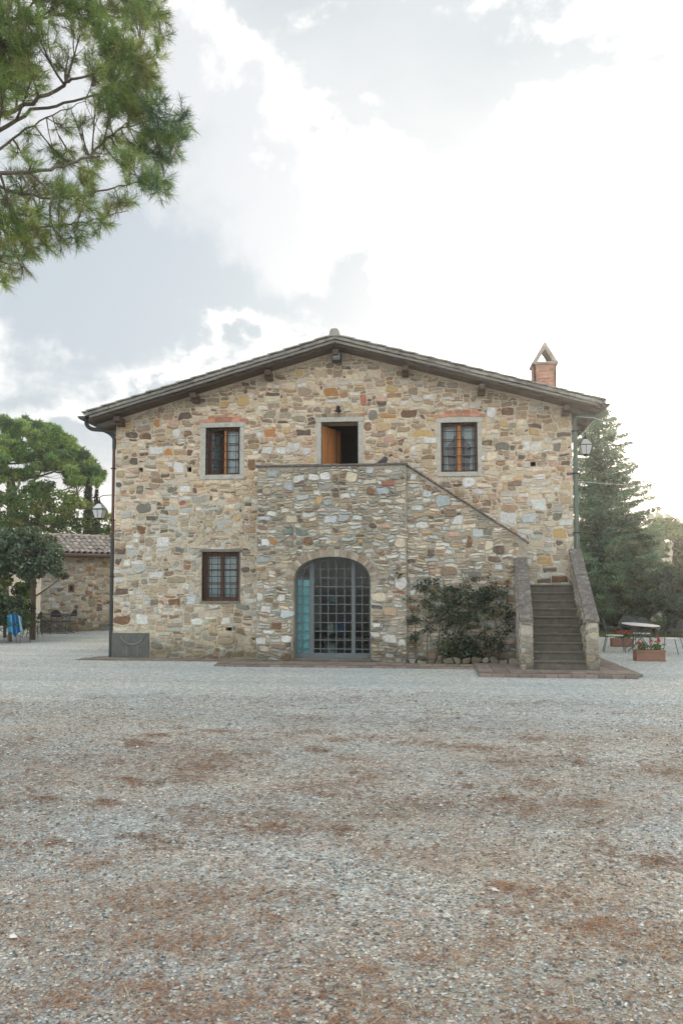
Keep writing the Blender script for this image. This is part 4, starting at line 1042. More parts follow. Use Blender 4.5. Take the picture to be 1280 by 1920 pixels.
# parapets of the first flight
def parapet(xl, xr, yn, yf, zn, zf, seed, taper=(0, 0), flat=.0):
    """xl,xr at the near end; taper shifts both toward the far end"""
    m = MB(); dx = taper[0]
    V = [(xl, yn, 0), (xr, yn, 0), (xr + dx, yf, 0), (xl + dx, yf, 0), (xl, yn, zn), (xr, yn, zn), (xr + dx, yf, zf), (xl + dx, yf, zf)]
    m.add(V, [(0, 3, 2, 1), (4, 5, 6, 7), (0, 1, 5, 4), (1, 2, 6, 5), (2, 3, 7, 6), (3, 0, 4, 7)])
    p = m.build('parapet', MAT['mortar_low'], stair)
    qq = random.Random(seed)
    near = rubble(xl, xr, 0.02, zn, lambda x, z: True, lambda x, z, q: tuple(a * .85 for a in pick(LO, q)), qq, cw=.035, ch=.035, big=2, med=6, gap=.005, dep=(.006, .02))
    rest = MB()
    for s in near: stone_geo(rest, s[0], s[1], s[2], facing(yn))
    slope = (zf - zn) / (yf - yn)
    for side, sgn in ((xl, -1), (xr, 1)):
        ss = rubble(yn, yf, 0.02, max(zn, zf), lambda y, z: z < zn + slope * (y - yn) - .02, lambda x, z, q: tuple(a * .85 for a in pick(LO, q)), qq, big=10, med=30, gap=.006, dep=(.006, .018))
        for s in ss:
            Q = s[0] if sgn > 0 else s[0][::-1]
            stone_geo(rest, Q, s[1], s[2], lambda y, z, d, side=side, sgn=sgn: (side + dx * (y - yn) / (yf - yn) + sgn * d, y, z))
    rest.build('small_stones', MAT['stone'], p, kind='stuff')
    nC = 5
    for k in range(nC):
        t0, t1 = k / nC, (k + 1) / nC - .006
        pts = []
        for t in (t0, t1):
            y = yn - .03 + (yf - yn + .03) * t; z = zn + (zf - zn) * t + .001
            pts += [(xl - .025 + dx * t, y, z), (xr + .025 + dx * t, y, z), (xr + .015 + dx * t, y, z + .05), (xl - .015 + dx * t, y, z + .05)]
        cp = MB(); cp.add(pts, [(0, 1, 2, 3), (4, 7, 6, 5), (3, 2, 6, 7), (0, 4, 5, 1), (1, 5, 6, 2), (0, 3, 7, 4)]); cp.build('coping_slab', MAT['coping'], p)
parapet(4.05, 4.29, SY0 - .02, SLY - .003, 1.04, 2.38, 5, (.08, 0))
parapet(5.36, 5.60, SY0 - .02, -.004, 1.04, 2.60, 6, (.09, 0))
# cast door: arched iron and glass screen in the archway
gx = (AX0 + AX1) / 2; DY = -.52
gd = thing('glazed_door', (gx, DY, .1)); gd.parent = stair; gd.location = Vector((gx, DY, .1)) - Vector((1.2, -.4, 0))
gd['label'] = 'arched blue grey glazed door with thin iron grid'
ap = arch_pts(AX0 + .002, AX1 - .002, ASP, ATOP - .002, .105, 40); ip = arch_pts(AX0 + .045, AX1 - .045, ASP, ATOP - .045, .16, 40)
MB().plate(ap, [ip], DY - .03, DY + .03).build('frame', MAT['bluegrey'], gd)
def archz(x, g=.03):
    u = min(.999, abs(x - gx) / ((AX1 - AX0) / 2 - g)); return ASP + (ATOP - ASP - g) * (1 - u ** 2.2) ** .5
px2x = lambda px: onY(px, 1150, DY)[0]
m = MB()
for a, b in ((581, 589), (659, 666)): xa, xb = px2x(a), px2x(b); m.box(xa, xb, DY - .035, DY + .035, .16, archz((xa + xb) / 2))
m.box(AX0 + .045, AX1 - .045, DY - .028, DY + .028, .161, .22)
m.build('mullion', MAT['bluegrey'], gd)
m = MB()
for px in (567, 601, 615.5, 630.5, 646, 679):
    x = px2x(px); m.box(x - .009, x + .009, DY - .022, DY + .008, .2, archz(x) + .01)
for py in (1067, 1083.5, 1100, 1117, 1133, 1150, 1167, 1183.5, 1200, 1216.5):
    z = onY(620, py, DY)[2]
    hw = (AX1 - AX0) / 2 - .03
    if z > ASP: hw = hw * (1 - ((z - ASP) / (ATOP - ASP)) ** 2) ** (1 / 2.2)
    m.box(gx - hw, gx + hw, DY - .024, DY + .010, z - .009, z + .009)
m.build('glazing_bars', MAT['bluegrey'], gd)
MB().plate(arch_pts(AX0 + .046, AX1 - .046, ASP, ATOP - .046, .161, 30), [], DY + .012, DY + .017).build('pane', MAT['dglass'], gd)
x0_, x1_ = px2x(555), px2x(580)
m = MB().bbox(x0_, x1_, DY + .05, DY + .085, .2, 1.93, .006).build('inner_leaf', MAT['teal'], gd, label='teal painted inner door leaf at the left')
MB().bbox(AX0 - .02, AX1 + .02, BLY - .06, -.45, .04, .099, .01).build('threshold', MAT['step'], stair)
# things hanging and standing inside the room
def at_in(px, py, y): return onY(px, py, y)
p = at_in(620, 1178, .9)
MB().lathe([(.06, -.14), (.085, -.12), (.09, .06), (.06, .11), (.025, .13), (.025, .16)], p, 14).build('white_can', MAT['plastic_white']); bpy.context.scene.collection.objects[-1]
tag(bpy.data.objects['white_can'], 'white plastic canister on the shelf behind the arched glass door', 'canister')
p = at_in(640, 1175, .9)
m = MB().lathe([(.09, -.15), (.12, .1), (.125, .1), (.125, .115)], p, 16); m.tube([(p[0] + .12 * math.cos(t), p[1], p[2] + .11 + .13 * math.sin(t)) for t in [math.pi * k / 8 for k in range(9)]], .006, 5)
tag(m.build('bucket', MAT['plastic_blue'], None, True), 'blue plastic bucket beside the white canister behind the arched glass door', 'bucket')
p = at_in(627, 1125, .9); sh = thing('wall_shelf', (p[0], 1.0, 1.35), 'wooden shelf with brackets behind the arched glass door', 'shelf')
z = at_in(630, 1195, .9)[2]
MB().bbox(-.55, 1.1, .7, 1.25, z - .03, z, .004).build('board', MAT['plaster'], sh)
mm = MB()
for x in (-.4, .9): mm.box(x, x + .05, .75, 1.2, .07, z - .031)
mm.build('leg', MAT['oldwood'], sh)
p = at_in(623, 1216, 1.2)
tag(MB().bbox(p[0] - .08, p[0] + .08, 1.0, 1.15, .07, .33, .01).build('floor_box', MAT['plastic_white']), 'pale box on the floor behind the arched glass door', 'box')
p = at_in(593, 1155, .6)
m = MB(); m.col((.3, .3, .28))
V = []; F = []
for j in range(11):
    for i in range(9):
        u, v = i / 8, j / 10; ww = .07 + .05 * math.sin(v * 3.0) ; V.append((p[0] + (u - .5) * 2 * ww, .6 + .03 * math.sin(u * 20 + v * 3), 1.62 - .95 * v))
for j in range(10):
    for i in range(8): b = j * 9 + i; F.append((b, b + 1, b + 10, b + 9))
o = obj_np('hanging_coat', V, F, surf('pale_coat_cloth', S(150, 148, 140, .7), .95, .1, 10, 60, .1)); sm = o.modifiers.new('s', 'SOLIDIFY'); sm.thickness = .02
tag(o, 'pale cloth hanging inside at the left of the arched glass door', 'coat')
p = at_in(625, 1124, .9)
m = MB().lathe([(.03, -.1), (.09, -.07), (.11, 0), (.09, .07), (.04, .1)], p, 14)
tag(m.build('glass_demijohn', MAT['flood_glass'], None, True), 'round pale glass jar on the upper shelf behind the arched glass door', 'jar')
m = MB().box(-.35, .5, .75, 1.1, p[2] - .13, p[2] - .105); tag(m.build('upper_shelf', MAT['oldwood']), 'narrow upper shelf board under the glass jar', 'shelf')

# ------------------------------------------------------------------ paving at the foot of the house
pave = thing('paved_edge', (0, -1, 0), kind='structure'); pave['label'] = 'reddish brick paving along the foot of the house and stairs'
fr = [(onG(905, 1262, .07)), (onG(1195, 1265, .07)), (onG(1213, 1262, .07)), (onG(1120, 1230, .07))]
TY = fr[0][1]; TX1 = fr[1][0]
slab = MB()
def slabpoly(P, z):
    n = len(P); b = len(slab.v); slab.v += [(x, y, .0 - .05) for x, y in P] + [(x, y, z) for x, y in P]
    slab.face([b + n + i for i in range(n)])
    for i in range(n): j = (i + 1) % n; slab.face((b + i, b + j, b + n + j, b + n + i))
T1 = [(3.15, TY), (TX1 - .1, TY), (TX1 + .15, TY + .25), (fr[3][0], fr[3][1]), (3.15, fr[3][1])]
slabpoly(T1, .055)
slabpoly([(-2.55, -1.62), (3.149, -1.62), (3.149, -.2), (-2.55, -.2)], .035)
slabpoly([(-6.25, -.62), (-2.551, -.62), (-2.551, .3), (-6.0, .3)], .02)
slab.build('bed', MAT['mortar_low'], pave)
tm = MB().bbox(-.145, .145, -.145, .145, 0, .018, .005).mesh('paving_tile'); tm.materials.append(MAT['slab'])
bm_ = MB().bbox(-.12, .12, -.055, .055, -.02, .055, .006).mesh('paving_brick'); bm_.materials.append(MAT['slab'])
def putm(me, name, x, y, z, rz, par):
    o = bpy.data.objects.new(name, me); scene.collection.objects.link(o); o.parent = par; o.location = Vector((x, y, z)) - wloc(par); o.rotation_euler = (rng.uniform(-.006, .006), rng.uniform(-.006, .006), rz)
def inpoly(x, y, P):
    c = False
    for i in range(len(P)):
        a, b = P[i], P[i - 1]
        if (a[1] > y) != (b[1] > y) and x < (b[0] - a[0]) * (y - a[1]) / (b[1] - a[1]) + a[0]: c = not c
    return c
yy = TY + .29
while yy < 1.6:
    xx = 3.32
    while xx < 6.6:
        if inpoly(xx, yy, T1) and inpoly(xx + .13, yy + .1, T1) and not (4.0 < xx < 5.7 and yy > SY0 - .1) and not (xx < 4.3 and yy > -.8) and not (xx < 5.65 and yy > -.1): putm(tm, 'paving_tile', xx, yy, .056, 0, pave)
        xx += .30
    yy += .30
xx = 3.28
while xx < TX1 - .1: putm(bm_, 'paving_brick', xx, TY - .057, .008, 0, pave); xx += .25
xx = -2.42
while xx < 3.1: putm(bm_, 'paving_brick', xx, -1.677, -.018, 0, pave); xx += .25
yy = -1.34
while yy < -.85:
    xx = -2.4
    while xx < 3.1: putm(tm, 'paving_tile', xx, yy, .036, 0, pave); xx += .30
    yy += .30
xx = -6.0
while xx < -2.6: putm(tm, 'paving_tile', xx, -.46, .021, 0, pave); xx += .30

# planting bed edging stones
bed = thing('planting_bed', (2.9, -1.0, 0), 'narrow soil bed edged with rough stones below the sloping stair wall', 'flower bed')
MB().box(1.72, 4.02, -1.02, SLY - .003, .03, .11).build('soil', MAT['earth'], bed)
q = random.Random(4); x = 1.74; 
while x < 4.0:
    w_ = q.uniform(.13, .24); h_ = q.uniform(.10, .16); m = MB(); c = q.choice([S(186, 182, 170, .72), S(150, 142, 126, .7), S(128, 122, 108, .66), S(206, 204, 198, .75)])
    r_ = rubble(x, x + w_, .04, .04 + h_, lambda a, b: True, lambda a, b, z: c, q, cw=w_, ch=h_, big=0, med=0, gap=.004, dep=(.03, .03))
    for s in r_:
        Q = s[0]; n = len(Q); b = len(m.v); m.col(s[2])
        for yy, kk in ((-.98, 1), (-1.10, 1), (-1.14, .8)): 
            cx_ = sum(p[0] for p in Q) / n; cz_ = sum(p[1] for p in Q) / n
            m.v += [(cx_ + (a - cx_) * kk, yy, cz_ + (z - cz_) * kk) for a, z in Q]
        for L_ in (0, 1):
            for i in range(n): j = (i + 1) % n; m.face((b + L_ * n + i, b + L_ * n + j, b + (L_ + 1) * n + j, b + (L_ + 1) * n + i))
        m.face([b + 2 * n + i for i in range(n)]); m.face([b + i for i in range(n)][::-1])
    m.build('stone', MAT['stone'], bed); x += w_ + .01

# ------------------------------------------------------------------ small fittings
fl = thing('floodlight', (0.0, -.1, 7.1), 'black square floodlight under the roof ridge', 'floodlight')
p = onY(631, 668, -.2)
Mx = Matrix.Translation((p[0], -.2, p[2])) @ Matrix.Rotation(R(18), 4, 'X')
MB().bbox(-.11, .11, -.06, .08, -.16, .10, .02, Mx).build('housing', MAT['black'], fl); MB().bbox(-.085, .085, -.072, -.058, -.07, .085, .003, Mx).build('lens', MAT['flood_glass'], fl)
MB().tube([(p[0], -.15, p[2] + .1), (p[0], -.15, p[2] + .2)], .02, 6).build('bracket', MAT['black'], fl)
p = onY(634, 765, -.1)
lt = thing('door_lamp', (p[0], -.05, p[2]), 'small black round lamp above the open upper door', 'lamp')
MB().lathe([(.0, -.055), (.04, -.04), (.055, 0), (.04, .04), (.0, .055)], (p[0], -.12, p[2]), 12).build('shade', MAT['black'], lt, True)
MB().lathe([(.09, -.08), (.085, -.07), (.04, -.035)], (p[0], -.1, p[2]), 12).build('base', MAT['black'], lt, True)
MB().tube([(p[0], -.1, p[2] - .07), (p[0], 0, p[2] - .07)], .03, 6).build('bracket', MAT['iron'], lt)
a, b = onY(490, 792, -.02), onY(490, 872, -.02)
tag(MB().tube([a, b], .006, 5).build('wall_cable', MAT['cable']), 'thin pale cable running down the wall left of the upper door', 'cable')
# grey carved bird on the landing parapet
p = onY(718, 866, -.65); z = BLZ + .045
m = MB(); m.tube([(p[0] - .17, -.65, z + .0), (p[0] - .10, -.65, z + .045), (p[0] - .0, -.65, z + .085), (p[0] + .04, -.65, z + .12), (p[0] + .05, -.65, z + .155), (p[0] + .03, -.65, z + .185)], [.006, .03, .055, .06, .05, .012], 10)
m.tube([(p[0] + .06, -.65, z + .0), (p[0] + .04, -.65, z + .09)], [.035, .045], 8)
tag(m.build('grey_cat', surf('grey_fur', S(96, 94, 100, .65), .95, .15, 30, 90, .2), None, True), 'small grey cat sitting on the landing parapet right of the door', 'cat')
def lantern(name, loc, wallx, label):
    t = thing(name, loc, label, 'lantern', 'glazed wall lanterns on the house corners'); x, y, z = loc
    m = MB()
    def sq(r, zz): return [(x - r, y - r, z + zz), (x + r, y - r, z + zz), (x + r, y + r, z + zz), (x - r, y + r, z + zz)]
    def loft(m, a, b): m.add(a + b, [(i, (i + 1) % 4, 4 + (i + 1) % 4, 4 + i) for i in range(4)] + [(3, 2, 1, 0), (4, 5, 6, 7)])
    loft(m, sq(.085, -.2), sq(.14, .02)); m.build('glass', MAT['lamp_glass'], t)
    m = MB(); loft(m, sq(.132, .045), sq(.05, .17)); m.build('glass_roof', MAT['lamp_glass'], t)
    m = MB()
    lo, hi, mi, tp = sq(.09, -.205), sq(.145, .02), sq(.145, .035), sq(.05, .175)
    for k in range(4):
        m.tube([lo[k], hi[k]], .007, 5); m.tube([hi[k], hi[(k + 1) % 4]], .010, 5); m.tube([lo[k], lo[(k + 1) % 4]], .008, 5); m.tube([mi[k], tp[k]], .007, 5); m.tube([tp[k], tp[(k + 1) % 4]], .008, 5)
    m.tube([(x, y - .117, z - .2), (x, y - .15, z + .02)], .006, 5)
    m.lathe([(.05, .175), (.055, .19), (.03, .21), (.02, .25), (.005, .27)], (x, y, z), 8); m.lathe([(.005, -.25), (.03, -.22), (.06, -.205)], (x, y, z), 8)
    m.build('frame', MAT['iron'], t)
    s_ = 1 if wallx > x else -1
    MB().tube([(x, y, z + .25), (x, y, z + .33)] + bez((x, y, z + .33), (x, y, z + .42), (wallx, y, z + .38)), .011, 6).build('bracket', MAT['iron'], t)
pL = onY(187, 957, .5)
lantern('wall_lantern', (pL[0], .5, pL[2]), -5.572, 'glazed lantern on the left side wall in front of the cypresses')
lantern('wall_lantern', (5.93, .4, 5.12), 5.66, 'glazed lantern beside the right downpipe under the eave')
m = MB(); m.tube([(5.66, .0, 4.22), (9.0, 1.3, 4.12), (13, 2.8, 4.2), (24, 7, 4.6)], .006, 5); tag(m.build('power_cable', MAT['cable']), 'pale cable stretched from the right downpipe past the conifer', 'cable')
m = MB(); m.tube([(5.64, -.05, 5.75), (6.0, -.3, 5.66), (6.3, -.4, 5.52)], .008, 5); m.tube([(5.66, -.05, 5.2), (6.2, -.2, 5.82)], .007, 5); tag(m.build('stay_wire', MAT['cable']), 'thin stay wires under the right eave above the lantern', 'wire')

# ------------------------------------------------------------------ outbuilding on the left
A0, A1 = onD(216, 1100, 33.6), onD(-60, 1100, 32.0)
ua = Vector((A0[0] - A1[0], A0[1] - A1[1], 0)); LA = ua.length + 4; ua.normalize(); na = Vector((ua.y, -ua.x, 0))     # outward normal toward the camera
if na.y > 0: na = -na
og = Vector((A1[0], A1[1], 0))
VIS = 2.95 # not drawn left of this along the wall: hidden behind the tree
out = thing('stone_outbuilding', og, 'low stone outbuilding with barrel tile roof behind the left terrace', 'outbuilding')
def TA(u, z, d): v = og + ua * u + na * d; return (v.x, v.y, z)
m = MB(); EZ = 3.10; DP = 4.5
def abox(m, u0, u1, d0, d1, z0, z1):
    vs = [TA(u, z, d) for z in (z0, z1) for d in (d0, d1) for u in (u0, u1)]; m.add(vs, [(0, 2, 3, 1), (4, 5, 7, 6), (0, 1, 5, 4), (2, 6, 7, 3), (0, 4, 6, 2), (1, 3, 7, 5)])
abox(m, 2.6, LA, -DP, -.001, 0, EZ)
owall = m.build('wall', MAT['mortar_up'], out)
def au(px, py):
    """wall coordinate of a pixel on the outbuilding"""
    d = ray(px, py); nn = np.array(na); t = np.dot(np.array(og) - CAM, nn) / np.dot(d, nn); p = CAM + d * t; return (Vector(p) - og).dot(ua), p[2]
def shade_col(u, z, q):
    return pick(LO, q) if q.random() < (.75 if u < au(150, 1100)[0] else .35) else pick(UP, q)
vu, vz = au(134, 1103)
sd_ = []
for px, py, w, h, c in ((168, 1068, 11, 9, 'og'), (196, 1055, 8, 6, 'og'), (149, 1056, 9, 4, 'br'), (114, 1106, 11, 7, 'gr'), (135, 1068, 14, 6, 'gt'), (174, 1130, 16, 14, 'gt'), (158, 1122, 9, 6, 'gr'), (77, 1090, 12, 7, 'br'), (170, 1098, 12, 5, 'gr'), (143, 1138, 8, 6, 'db'), (137, 1127, 11, 5, 'gt')):
    u, z = au(px, py); k = 33 / FPX; sd_.append((u, z, w * k, h * k, D_[c]))
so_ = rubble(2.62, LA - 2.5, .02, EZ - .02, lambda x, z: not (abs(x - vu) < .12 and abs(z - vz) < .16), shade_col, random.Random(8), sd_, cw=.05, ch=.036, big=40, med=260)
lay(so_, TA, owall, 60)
m = MB(); abox(m, vu - .06, vu + .06, .005, .012, vz - .10, vz + .11); m.build('vent', MAT['black'], out)
m = MB()
for (a, b, c, d) in ((vu - .12, vu - .065, vz - .15, vz + .15), (vu + .065, vu + .12, vz - .15, vz + .15), (vu - .064, vu + .064, vz + .115, vz + .16), (vu - .064, vu + .064, vz - .16, vz - .105)):
    m.col(S(170, 130, 108, .68)); abox(m, a, b, -.01, .02, c, d)
m.build('vent_surround', MAT['brick'], out)
RS = .40
m = MB(); V = []
def TR(u, back): v = og + ua * u - na * back; return (v.x, v.y, EZ + .02 + back * RS)
for u in (2.3, LA): V += [TR(u, -.32), TR(u, 1.55)]
V2 = [(x, y, z + .06) for x, y, z in V]
m.add(V + V2, [(0, 2, 3, 1), (4, 5, 7, 6), (0, 4, 6, 2), (1, 3, 7, 5), (0, 1, 5, 4), (2, 6, 7, 3)]); 
V = []
for u in (2.3, LA): V += [TR(u, 1.55), (TR(u, 4.6)[0], TR(u, 4.6)[1], EZ + .02)]
m.add(V + [(x, y, z + .06) for x, y, z in V], [(0, 2, 3, 1), (4, 5, 7, 6), (0, 4, 6, 2), (1, 3, 7, 5), (0, 1, 5, 4), (2, 6, 7, 3)])
oroof = m.build('roof', MAT['coppo'], out)
m = MB(); p0, p1 = Vector(TR(2.3, -.36)), Vector(TR(LA, -.36)); m.tube([p0 + Vector((0, 0, -.02)), p1 + Vector((0, 0, -.02))], .06, 8); m.build('gutter', MAT['pipe_brown'], out)
cm = MB(); L_t = .47
coppo(cm, (0, 0, 0), (0, L_t * math.cos(math.atan(RS)), L_t * math.sin(math.atan(RS)) - .02), (1, 0, 0), .105, .085, 6, 1.0)
cme = cm.mesh('roof_tile'); cme.materials.append(MAT['coppo'])
angz = math.atan2(-na.x, -(-na.y)) if False else math.atan2(ua.y, ua.x)
ulim = au(215, 1030)[0] + .3; k = 0; u = 3.0
while u < ulim:
    for r_ in range(5):
        b = -.34 + r_ * .38
        p = TR(u + rng.uniform(-.012, .012), b); o = bpy.data.objects.new('roof_tile', cme); scene.collection.objects.link(o); o.parent = oroof
        o.location = Vector(p) + Vector((0, 0, .075 + rng.uniform(0, .01))) - wloc(oroof); o.rotation_euler = (rng.uniform(-.02, .02), 0, angz + rng.uniform(-.04, .04))
    u += .23
m = MB(); u = 3.0
while u < ulim: p0 = Vector(TR(u, 1.55)) + Vector((0, 0, .1)); p1 = Vector(TR(u + .42, 1.55)) + Vector((0, 0, .12)); coppo(m, p1, p0, tuple(na), .11, .09, 6); u += .4
m.build('ridge_tiles', MAT['coppo'], out, kind='stuff')

# ------------------------------------------------------------------ foliage
def rot_rand(n, q=nr):
    a = q.normal(size=(n, 3)); a /= np.linalg.norm(a, axis=1)[:, None]; b = q.normal(size=(n, 3)); b -= a * (a * b).sum(1)[:, None]; b /= np.linalg.norm(b, axis=1)[:, None]
    return a, b
def leaves_mesh(P, L_, W_, C, flat=0.0, bend=.25):
    """P (n,3) leaf centres, pointed quads of length L_ and width W_; flat>0 turns faces upward"""
    n = len(P); a, b = rot_rand(n)
    if flat:
        a[:, 2] *= (1 - flat); a /= np.linalg.norm(a, axis=1)[:, None]
        nrm = np.cross(a, b); nrm[:, 2] = np.abs(nrm[:, 2]) + flat * 1.5; nrm /= np.linalg.norm(nrm, axis=1)[:, None]; b = np.cross(nrm, a); b /= np.linalg.norm(b, axis=1)[:, None]
    s = nr.uniform(.65, 1.25, (n, 1)); l = a * L_ * .5 * s; w = b * W_ * .5 * s
    V = np.stack([P - l, P + w - l * .1, P + l, P - w - l * .1], 1).reshape(-1, 3)
    F = np.arange(n * 4).reshape(n, 4)
    return V, F, C
def blob(center, rad, n, shell=.55, zmin=None):
    d = nr.normal(size=(n, 3)); d /= np.linalg.norm(d, axis=1)[:, None]
    r = (shell + (1 - shell) * nr.rand(n)) ** .6
    return np.array(center) + d * (r[:, None] * np.array(rad))
def tree(name, base, label, clumps, trunk_pts, trunk_r, leaf=(.12, .06), per=260, cols=None, mat='leaf', flat=0.0, bark='bark', group=None, cat='tree', twig=True, trunkname='trunk', kind=None, fork=None, den=None):
    """clumps: list of (centre, radii); limbs run from the trunk to every clump"""
    t = thing(name, base, label, cat, group, kind)
    m = MB(); m.tube(trunk_pts, trunk_r, 9)
    tp = [Vector(p) for p in trunk_pts]
    if twig:
        cs = [Vector(c) for c, _ in clumps]; hubs = []; nh = max(3, int(len(cs) ** .5 * 1.1))
        hubs = [cs[rng.randrange(len(cs))]]
        while len(hubs) < nh: hubs.append(max(cs, key=lambda c: min((c - h).length for h in hubs)))
        hp = []; top = tp[-1]
        for h in hubs:
            s0 = min(tp[1:] or tp, key=lambda p: (p - h).length + (3 if p.z > h.z - .3 * abs(p.x - h.x) else 0)); h = s0.lerp(h, .78); L0 = (h - s0).length
            mid = s0.lerp(h, .5) + Vector((rng.uniform(-.08, .08) * L0, rng.uniform(-.08, .08) * L0, -.07 * L0)); rb = min(trunk_r[1] * .4, .015 + .016 * L0)
            P3 = bez(s0, mid, h, 5); m.tube(P3, [rb * (1 - .13 * k) for k in range(6)], 6); hp += [(p, rb * (1 - .13 * k)) for k, p in enumerate(P3) if k > 1]
        for c in cs:
            s0, rb = min(hp, key=lambda a: (a[0] - c).length + (.4 if a[0].z > c.z else 0)); L0 = (c - s0).length
            mid = s0.lerp(c, .5) + Vector((rng.uniform(-.1, .1) * L0, rng.uniform(-.1, .1) * L0, -.1 * L0)); m.tube([s0, mid, c], [rb * .45, rb * .3, rb * .12], 4)
    m.build(trunkname, MAT[bark], t, True)
    PP = []; CC = []
    vol = [r[0] * r[1] * r[2] for _, r in clumps]; mv = sum(vol) / len(vol)
    for (c, r), v in zip(clumps, vol):
        n = int(per * (v / mv) ** .66) + 8
        P = blob(c, r, n); PP.append(P)
        cc = np.array(cols[rng.randrange(len(cols))]) * rng.uniform(.75, 1.25)
        CC.append(cc[None] * nr.uniform(.7, 1.35, (n, 1)) * np.array([1, 1, 1]) + nr.uniform(0, .01, (n, 3)))
    P = np.vstack(PP); C = np.vstack(CC); V, F, C = leaves_mesh(P, leaf[0], leaf[1], C, flat)
    obj_np('crown', V, F, MAT[mat], t, C)
    return t
GREENS = [S(104, 130, 78, .7), S(86, 114, 68, .7), S(124, 144, 88, .72), S(76, 100, 62, .65)]
DARKG = [S(88, 108, 86, .7), S(98, 120, 94, .72), S(74, 94, 74, .66), S(124, 142, 116, .76)]
BLUEG = [S(112, 144, 128, .8), S(98, 130, 116, .78), S(128, 158, 138, .8), S(88, 118, 100, .74)]
PINEG = [S(134, 162, 94, .85), S(116, 148, 86, .82), S(156, 178, 110, .88), S(98, 128, 84, .76)]

# -- stone pine far left: umbrella crown
def clumps_poly(spec, D, depth, q):
    """spec: (px,py,rx,ry) in photo pixels -> clumps around distance D with a real depth spread"""
    r = []
    for px, py, rx, ry in spec:
        d = D + q.uniform(-depth, depth); k = d / FPX; c = onD(px, py, d); r.append((c, (rx * k, rx * k * 1.1, ry * k)))
    return r
q = random.Random(41)
D1 = 44.0
spec = []
for i in range(430):
    px = q.uniform(-150, 188); u = (px - 20) / 172
    top = 782 + 78 * abs(u) ** 2.2 + (0 if px < 100 else (px - 100) * .25); py = top + 4 + q.random() ** 1.1 * 118 * (1 - .5 * abs(u))
    if py > 905: continue
    if py > top + 80 and q.random() < .4: continue
    spec.append((px, py, q.uniform(6, 14), q.uniform(4, 9)))
cl = clumps_poly(spec, D1, 5.0, q)
b = onD(25, 1180, D1); tpts = [(b[0], b[1], 0)] + [tuple(onD(x, y, D1)) for x, y in ((24, 1100), (22, 1000), (26, 940), (20, 900), (10, 870))]
tree('stone_pine', (b[0], b[1], 0), 'umbrella shaped stone pine standing behind the left outbuilding', cl, tpts, [.42, .38, .33, .28, .2, .1], (.42, .06), 150, PINEG, 'needle', bark='pinebark')
# -- two cypresses
for (px, y0, w, lab) in ((166, 872, 7, 'tall thin cypress behind the outbuilding, nearer the stone pine'), (181, 905, 6, 'shorter thin cypress beside the tall one, behind the wall lantern')):
    D2 = 42.0 if px < 170 else 43.5; cl = []
    for y in range(y0 + 8, 1060, 9):
        f = min(1, (y - y0) / 60.); cl.append((onD(px + q.uniform(-1.5, 1.5), y, D2), (w * f * D2 / FPX + .04, w * f * D2 / FPX + .04, 14 * D2 / FPX)))
    b = onD(px, 1170, D2); tree('cypress_tree', (b[0], b[1], 0), lab, cl, [(b[0], b[1], 0), tuple(onD(px, y0 + 20, D2))], [.12, .03], (.16, .05), 190, [S(84, 100, 76, .6), S(66, 84, 62, .58)], 'leaf', twig=False, group='cypresses behind the outbuilding')
# -- loose broadleaf tree in front of the pine
spec = []
for i in range(120):
    px = q.uniform(-60, 212); py = q.uniform(905, 1015) - max(0, 40 - px) * .1
    if px > 120 and py < 930: continue
    if px > 150 and q.random() < .35: continue
    spec.append((px, py, q.uniform(9, 19), q.uniform(7, 15)))
cl = clumps_poly(spec, 38, 3.0, q); b = onD(85, 1175, 38)
tree('broadleaf_tree', (b[0], b[1], 0), 'loose light green broadleaf tree rising over the outbuilding roof', cl, [(b[0], b[1], 0), tuple(onD(85, 1050, 38)), tuple(onD(80, 1000, 38)), tuple(onD(75, 950, 38))], [.3, .25, .18, .08], (.19, .11), 85, GREENS + [S(120, 130, 80, .65)], 'leaf')
# -- dark evergreen tree before the outbuilding
spec = []
for i in range(100):
    a = q.uniform(0, 6.28); r_ = q.random() ** .5; spec.append((30 + 86 * r_ * math.cos(a), 1034 + 42 * r_ * math.sin(a) + .12 * max(0, r_ * math.cos(a) * 84), q.uniform(12, 20), q.uniform(9, 15)))
spec += [(112, 1076, 12, 7), (122, 1080, 8, 6), (-40, 1060, 20, 15)]
cl = clumps_poly(spec, 28.5, 1.4, q); b = onG(64, 1178)
b = onD(62, 1176, 28.5)
tree('evergreen_tree', (b[0], b[1], 0), 'dark leafed evergreen tree with bare trunk in front of the outbuilding', cl, [(b[0], b[1], 0), tuple(onD(63, 1120, 28.5)), tuple(onD(62, 1080, 28.5)), tuple(onD(48, 1040, 28.5))], [.10, .09, .08, .05], (.15, .065), 200, DARKG + [S(104, 120, 88, .6), S(112, 104, 92, .55)], 'darkleaf')
# -- hedge behind the left tables
spec = []
for i in range(90):
    px = q.uniform(-80, 48); spec.append((px, q.uniform(1120, 1174), q.uniform(10, 18), q.uniform(8, 14)))
cl = clumps_poly(spec, 27.5, .5, q); b = onD(20, 1180, 27.5)
tree('hedge', (b[0], b[1], 0), 'dense dark green hedge behind the left terrace tables', cl, [(b[0], b[1], 0), (b[0], b[1], 1.0)], [.06, .03], (.11, .06), 200, DARKG, 'leaf', cat='hedge', trunkname='stem')
spec = [(q.uniform(-60, 60), q.uniform(1085, 1120), q.uniform(6, 12), q.uniform(5, 10)) for i in range(26)]
cl = clumps_poly(spec, 30, 1., q); b = onD(10, 1176, 30)
tree('young_tree', (b[0], b[1], 0), 'thin light green young tree behind the hedge on the far left', cl, [(b[0], b[1], 0), tuple(onD(10, 1090, 30))], [.06, .03], (.12, .07), 90, GREENS, 'leaf')
b = onD(172, 1176, 38)
